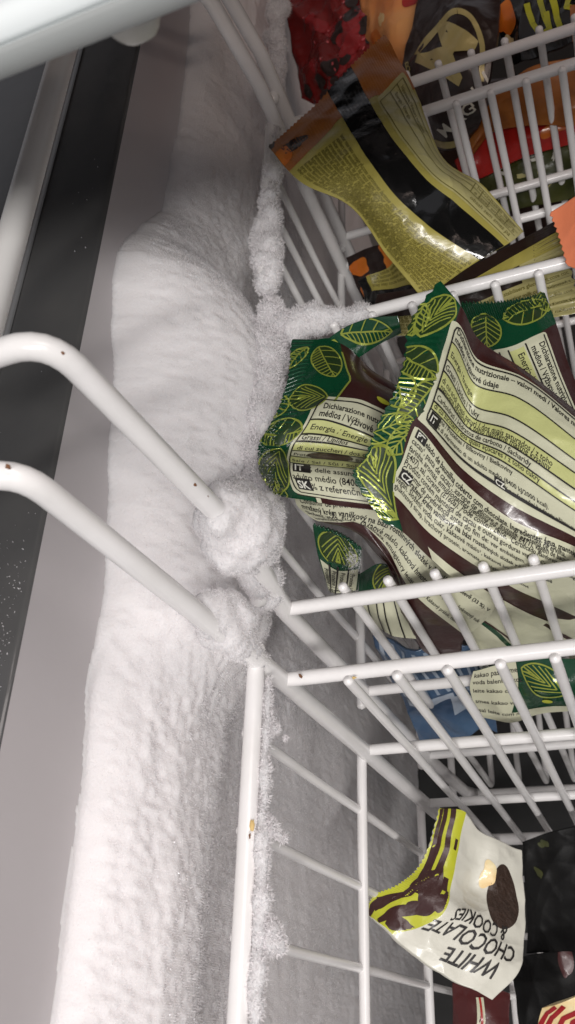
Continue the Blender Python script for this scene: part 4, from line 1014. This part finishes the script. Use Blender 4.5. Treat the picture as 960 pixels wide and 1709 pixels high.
p.base(M['film_peach']); p.blob('printed_fruit', 'ink_orange', .3, .75, .010, .008, .4, .00014, wob=.1, sd=2); p.blob('printed_fruit', 'ink_vanilla', .35, .5, .005, .003, .8, .0002, wob=.2, sd=5); p.blob('printed_fruit', 'film_red', .75, .3, .008, .012, .4, .00017, wob=.1, sd=7); p.flush()

g = [[(700,-40,-.252),(760,-50,-.246),(835,-40,-.250)],[(690,40,-.258),(765,30,-.248),(832,50,-.254)],[(672,110,-.268),(750,120,-.256),(815,140,-.262)],[(690,190,-.282),(745,200,-.272),(800,200,-.276)],[(720,245,-.298),(745,250,-.290),(780,240,-.292)]]
p = Pack('ice_cream_packet', 'dark brown packet with gold arc and big gold letter M behind the far cross wires', [0, .5, 1], [0, .3, .58, .84, 1], g, .012, .0010, 75, (), res=(100, 130))
p.base(M['film_dark'])
cu, cv = .47, .62; mu, mv = p.metric(.5, .5)
arc = [(.52 + .0250 * math.cos(a) / mu, .66 + .0400 * math.sin(a) / mv) for a in np.linspace(-2.75, -.2, 26)]
p.stroke('gold_ring', 'ink_gold', arc, .0036, .0002)
p.text('gold_letters', 'ink_gold', 'M', .60, .66, .0300, ang=-1.25, bold=1, off=.0004)
x = p.text('gold_letters', 'ink_white', 'M', .50, .94, .0100, ang=-.9, bold=0, off=.0003)
p.text('gold_letters', 'ink_white', 'AG', .66, .87, .0095, ang=-.9, off=.0003); p.text('gold_letters', 'ink_white', 'NU', .84, .76, .0095, ang=-.95, off=.0003)
p.text('gold_letters', 'ink_gold', 'B', .05, .62, .0085, ang=-.4, off=.0003)
p.patch('printed_band', 'ink_gold', .25, .95, .955, .99, .0002)
p.flush()
g = [[(960,95,-.262),(965,160,-.270),(960,210,-.280)],[(880,115,-.262),(890,165,-.270),(880,210,-.282)],[(825,165,-.272),(830,190,-.278),(815,225,-.288)],[(775,250,-.292),(780,262,-.294),(775,280,-.300)]]
p = Pack('ice_cream_packet', 'burnt orange packet back sloping behind the far cross wires', [0, .5, 1], [0, .35, .66, 1], g, .008, .0012, 77, (), res=(60, 80))
p.base(M['film_orange']); p.flush()
g = [[(958,172,-.285),(962,205,-.290),(955,240,-.298)],[(880,185,-.285),(885,225,-.290),(878,262,-.300)],[(820,225,-.292),(825,258,-.298),(815,292,-.306)],[(758,268,-.300),(765,290,-.304),(770,308,-.312)]]
p = Pack('ice_cream_packet', 'bright red packet lying lengthwise below the burnt orange one', [0, .5, 1], [0, .35, .66, 1], g, .012, .0009, 78, (), res=(60, 80))
p.base(M['film_red']); p.blob('printed_fruit', 'ink_orange', .45, .12, .008, .004, 1.2, .0002, wob=.15, sd=2); p.text('printed_text', 'ink_white', 'gelato', .86, .30, .0060, ang=1.9, off=.0003) if 0 else None; p.flush()
g = [[(975,205,-.300),(975,250,-.305),(970,330,-.318)],[(880,245,-.302),(885,290,-.310),(880,345,-.325)],[(820,285,-.310),(830,325,-.318),(815,362,-.330)],[(765,315,-.318),(775,345,-.326),(770,372,-.335)]]
p = Pack('ice_cream_packet', 'dark olive packet under the red one with pale flecks', [0, .5, 1], [0, .35, .66, 1], g, .010, .0012, 79, (), res=(60, 80))
p.base(M['film_olive'])
for k in range(7): p.blob('printed_flecks', 'film_yellow_pale' if k % 2 else 'ink_white', [.30,.45,.25,.62,.50,.72,.35][k], [.30,.42,.55,.28,.62,.20,.18][k], .0034, .0010, 1.9 + .3 * k, .0002, wob=.25, sd=k)
p.flush()
g = [[(815,-30,-.250),(890,-40,-.246),(990,-60,-.242)],[(830,40,-.258),(895,30,-.252),(990,10,-.248)],[(850,110,-.268),(905,90,-.262),(990,60,-.256)]]
p = Pack('ice_cream_packet', 'black packet with lime brush strokes and a crisp orange chunk, top right corner', [0, .45, 1], [0, .5, 1], g, .010, .0011, 81, (), res=(80, 70))
p.base(M['film_black'])
p.blob('printed_fruit', 'ink_orange', .10, .45, .0060, .0105, .3, .00014, wob=.15, sd=8); p.blob('printed_fruit', 'ink_vanilla', .09, .72, .0030, .0030, 0, .0002, wob=.2, sd=9)
for k, pts in enumerate([[(.36,.30),(.40,.55),(.48,.75),(.58,.70),(.56,.45)],[(.50,.28),(.54,.5),(.58,.66)],[(.62,.25),(.66,.5),(.70,.8)],[(.80,.2),(.76,.45),(.84,.5)]]): p.stroke('brush_strokes', 'ink_lime', pts, .0030, .0002 + .00003 * k)
p.patch('printed_band', 'film_orange', .80, 1, .45, 1, .0003); p.flush()

g = [[(640,180,-.33),(800,140,-.33),(1010,100,-.33)],[(660,300,-.345),(800,290,-.345),(1010,270,-.345)],[(680,400,-.36),(800,400,-.36),(1010,390,-.36)]]
p = Pack('ice_cream_packet', 'dark brown packet lowest of all beneath the red and olive ones', [0, .5, 1], [0, .5, 1], g, .010, .0014, 83, (), res=(60, 60)); p.base(M['film_dark']); p.flush()

# ---- white packet in the near basket -------------------------------------------------
g = [[(823,1668,-.372),(748,1630,-.362),(692,1592,-.356),(655,1560,-.353),(610,1524,-.352)],
     [(864,1622,-.378),(795,1588,-.366),(738,1560,-.358),(706,1545,-.355),(622,1494,-.352)],
     [(876,1560,-.384),(820,1545,-.370),(778,1525,-.362),(743,1520,-.356),(668,1472,-.353)],
     [(875,1500,-.388),(826,1488,-.376),(784,1474,-.372),(757,1466,-.360),(706,1434,-.356)],
     [(870,1420,-.388),(832,1403,-.378),(798,1384,-.370),(776,1358,-.362),(733,1348,-.358)]]
p = Pack('ice_cream_packet', 'white chocolate and cookies packet with a bitten off looking lime and brown zigzag end', [0, .30, .52, .70, 1], [0, .25, .5, .75, 1], g, .014, .0013, 91, ('u1',), 34, .014, .00005, None, res=(140, 160))
p.root['label'] = 'white WHITE CHOCOLATE & COOKIES packet with curved lime and brown zigzag end'
p.base(M['film_white'])
p.patch('crimped_end', 'ink_lime', .70, 1.0, 0, 1, .0001)
cl = lambda u, v: u > .715
for k, (u, v, a, b, an) in enumerate([(.86,.62,.0045,.0085,.3),(.80,.44,.0040,.0060,.5),(.74,.56,.0020,.0050,.1),(.93,.30,.0016,.0075,.0),(.78,.12,.0040,.0050,.6),(.86,.20,.0018,.0070,.2)]): p.blob('brown_marks', 'film_maroon', u, v, a, b, an, .00016 + .00001 * k, cl, wob=.16, sd=k + 20)
for k, pts in enumerate([[(.97,0),(.96,.25),(.92,.45),(.94,.7),(.97,1)],[(.86,0),(.83,.2),(.80,.35),(.84,.5)],[(.85,.7),(.82,.85),(.84,1)],[(.92,.72),(.91,.85),(.92,1)],[(.74,.86),(.735,.90)],[(.75,.66),(.76,.74)]]): p.stroke('brown_marks', 'film_maroon', pts, (.0030, .0022, .0022, .0018, .0012, .0022)[k], .0002 + .00001 * k, cl)
p.blob('printed_cookie', 'ink_cookie', .215, .70, .0115, .0078, 1.42, .00016, wob=.02, sd=2); p.blob('printed_cookie', 'ink_vanilla', .385, .815, .0035, .0045, .2, .00024, wob=.14, sd=5)
p.text('printed_letters', 'ink', 'WHITE', .115, .235, .0100, ang=-.04, sx=.66, curve=-.05, off=.0003)
p.text('printed_letters', 'ink', 'CHOCOLATE', .055, .385, .0100, ang=.12, sx=.60, curve=-.035, off=.0003)
p.text('printed_letters', 'ink', '& COOKIES', .15, .530, .0088, ang=.08, sx=.56, curve=-.02, off=.0003)
p.flush()
# ---- dark packets round it, most colours lowered to stand in for weak light -----------------------------------------------------------
g = [[(872,1405,-.425),(930,1385,-.420),(1010,1370,-.418)],[(876,1480,-.435),(935,1470,-.428),(1010,1460,-.425)],[(880,1590,-.450),(940,1590,-.440),(1010,1590,-.436)]]
p = Pack('ice_cream_packet', 'near black packet with gold scraps right of the white packet', [0, .5, 1], [0, .4, 1], g, .010, .0016, 93, (), res=(70, 80))
p.base(M['film_black_matt'])
for k, (u, v, a, b, an) in enumerate([(.30,.08,.0030,.0014,.6),(.22,.30,.0030,.0012,1.0)]): p.blob('gold_scraps', 'film_olive', u, v, a, b, an, .0002, wob=.2, sd=k)  # gold dulled to olive, the low light put into its colour
p.flush()
g = [[(850,1600,-.450),(900,1590,-.445),(990,1580,-.440)],[(860,1660,-.455),(910,1650,-.450),(990,1640,-.445)],[(870,1740,-.46),(920,1740,-.455),(990,1740,-.45)]]
p = Pack('ice_cream_packet', 'plain black packet filling the space below the gold scrap packet', [0, .5, 1], [0, .5, 1], g, .006, .0012, 95, (), res=(50, 50)); p.base(M['film_black_matt']); p.blob('red_spot', 'film_red_shaded', .75, .15, .003, .007, 0, .0002, wob=.1, sd=3); p.flush()
g = [[(905,1682,-.400),(940,1672,-.396),(1000,1650,-.394)],[(900,1700,-.405),(945,1700,-.400),(1000,1690,-.398)],[(895,1750,-.412),(945,1750,-.408),(1000,1750,-.405)]]
p = Pack('ice_cream_packet', 'cream packet with red swirls at the bottom right corner', [0, .5, 1], [0, .4, 1], g, .008, .0012, 97, (), res=(60, 60)); p.base(M['ink_vanilla'])
for k, pts in enumerate([[(.02,.6),(.15,.2),(.35,.05)],[(.12,.7),(.25,.35),(.5,.1)],[(.3,.75),(.45,.4),(.7,.3)],[(.55,.8),(.6,.5),(.85,.4)]]): p.stroke('red_swirls', 'film_berry', pts, .0022, .0002 + .00002 * k)
p.flush()
g = [[(755,1640,-.440),(800,1645,-.436),(850,1660,-.434)],[(755,1680,-.446),(800,1685,-.442),(850,1690,-.440)],[(755,1740,-.452),(800,1740,-.448),(850,1740,-.446)]]
p = Pack('ice_cream_packet', 'red packet with shade-darkened film half hidden beneath the pointed corner of the white packet', [0, .5, 1], [0, .4, 1], g, .008, .0012, 99, (), res=(50, 50)); p.base(M['film_red_shaded'])
p.stroke('cream_streak', 'film_cream', [(.5, .2), (.54, .6), (.5, 1)], .0035, .0002); p.stroke('cream_streak', 'film_red', [(.5, .2), (.56, .6), (.52, 1)], .0010, .0003); p.flush()

bpy.data.objects.remove(_fo)
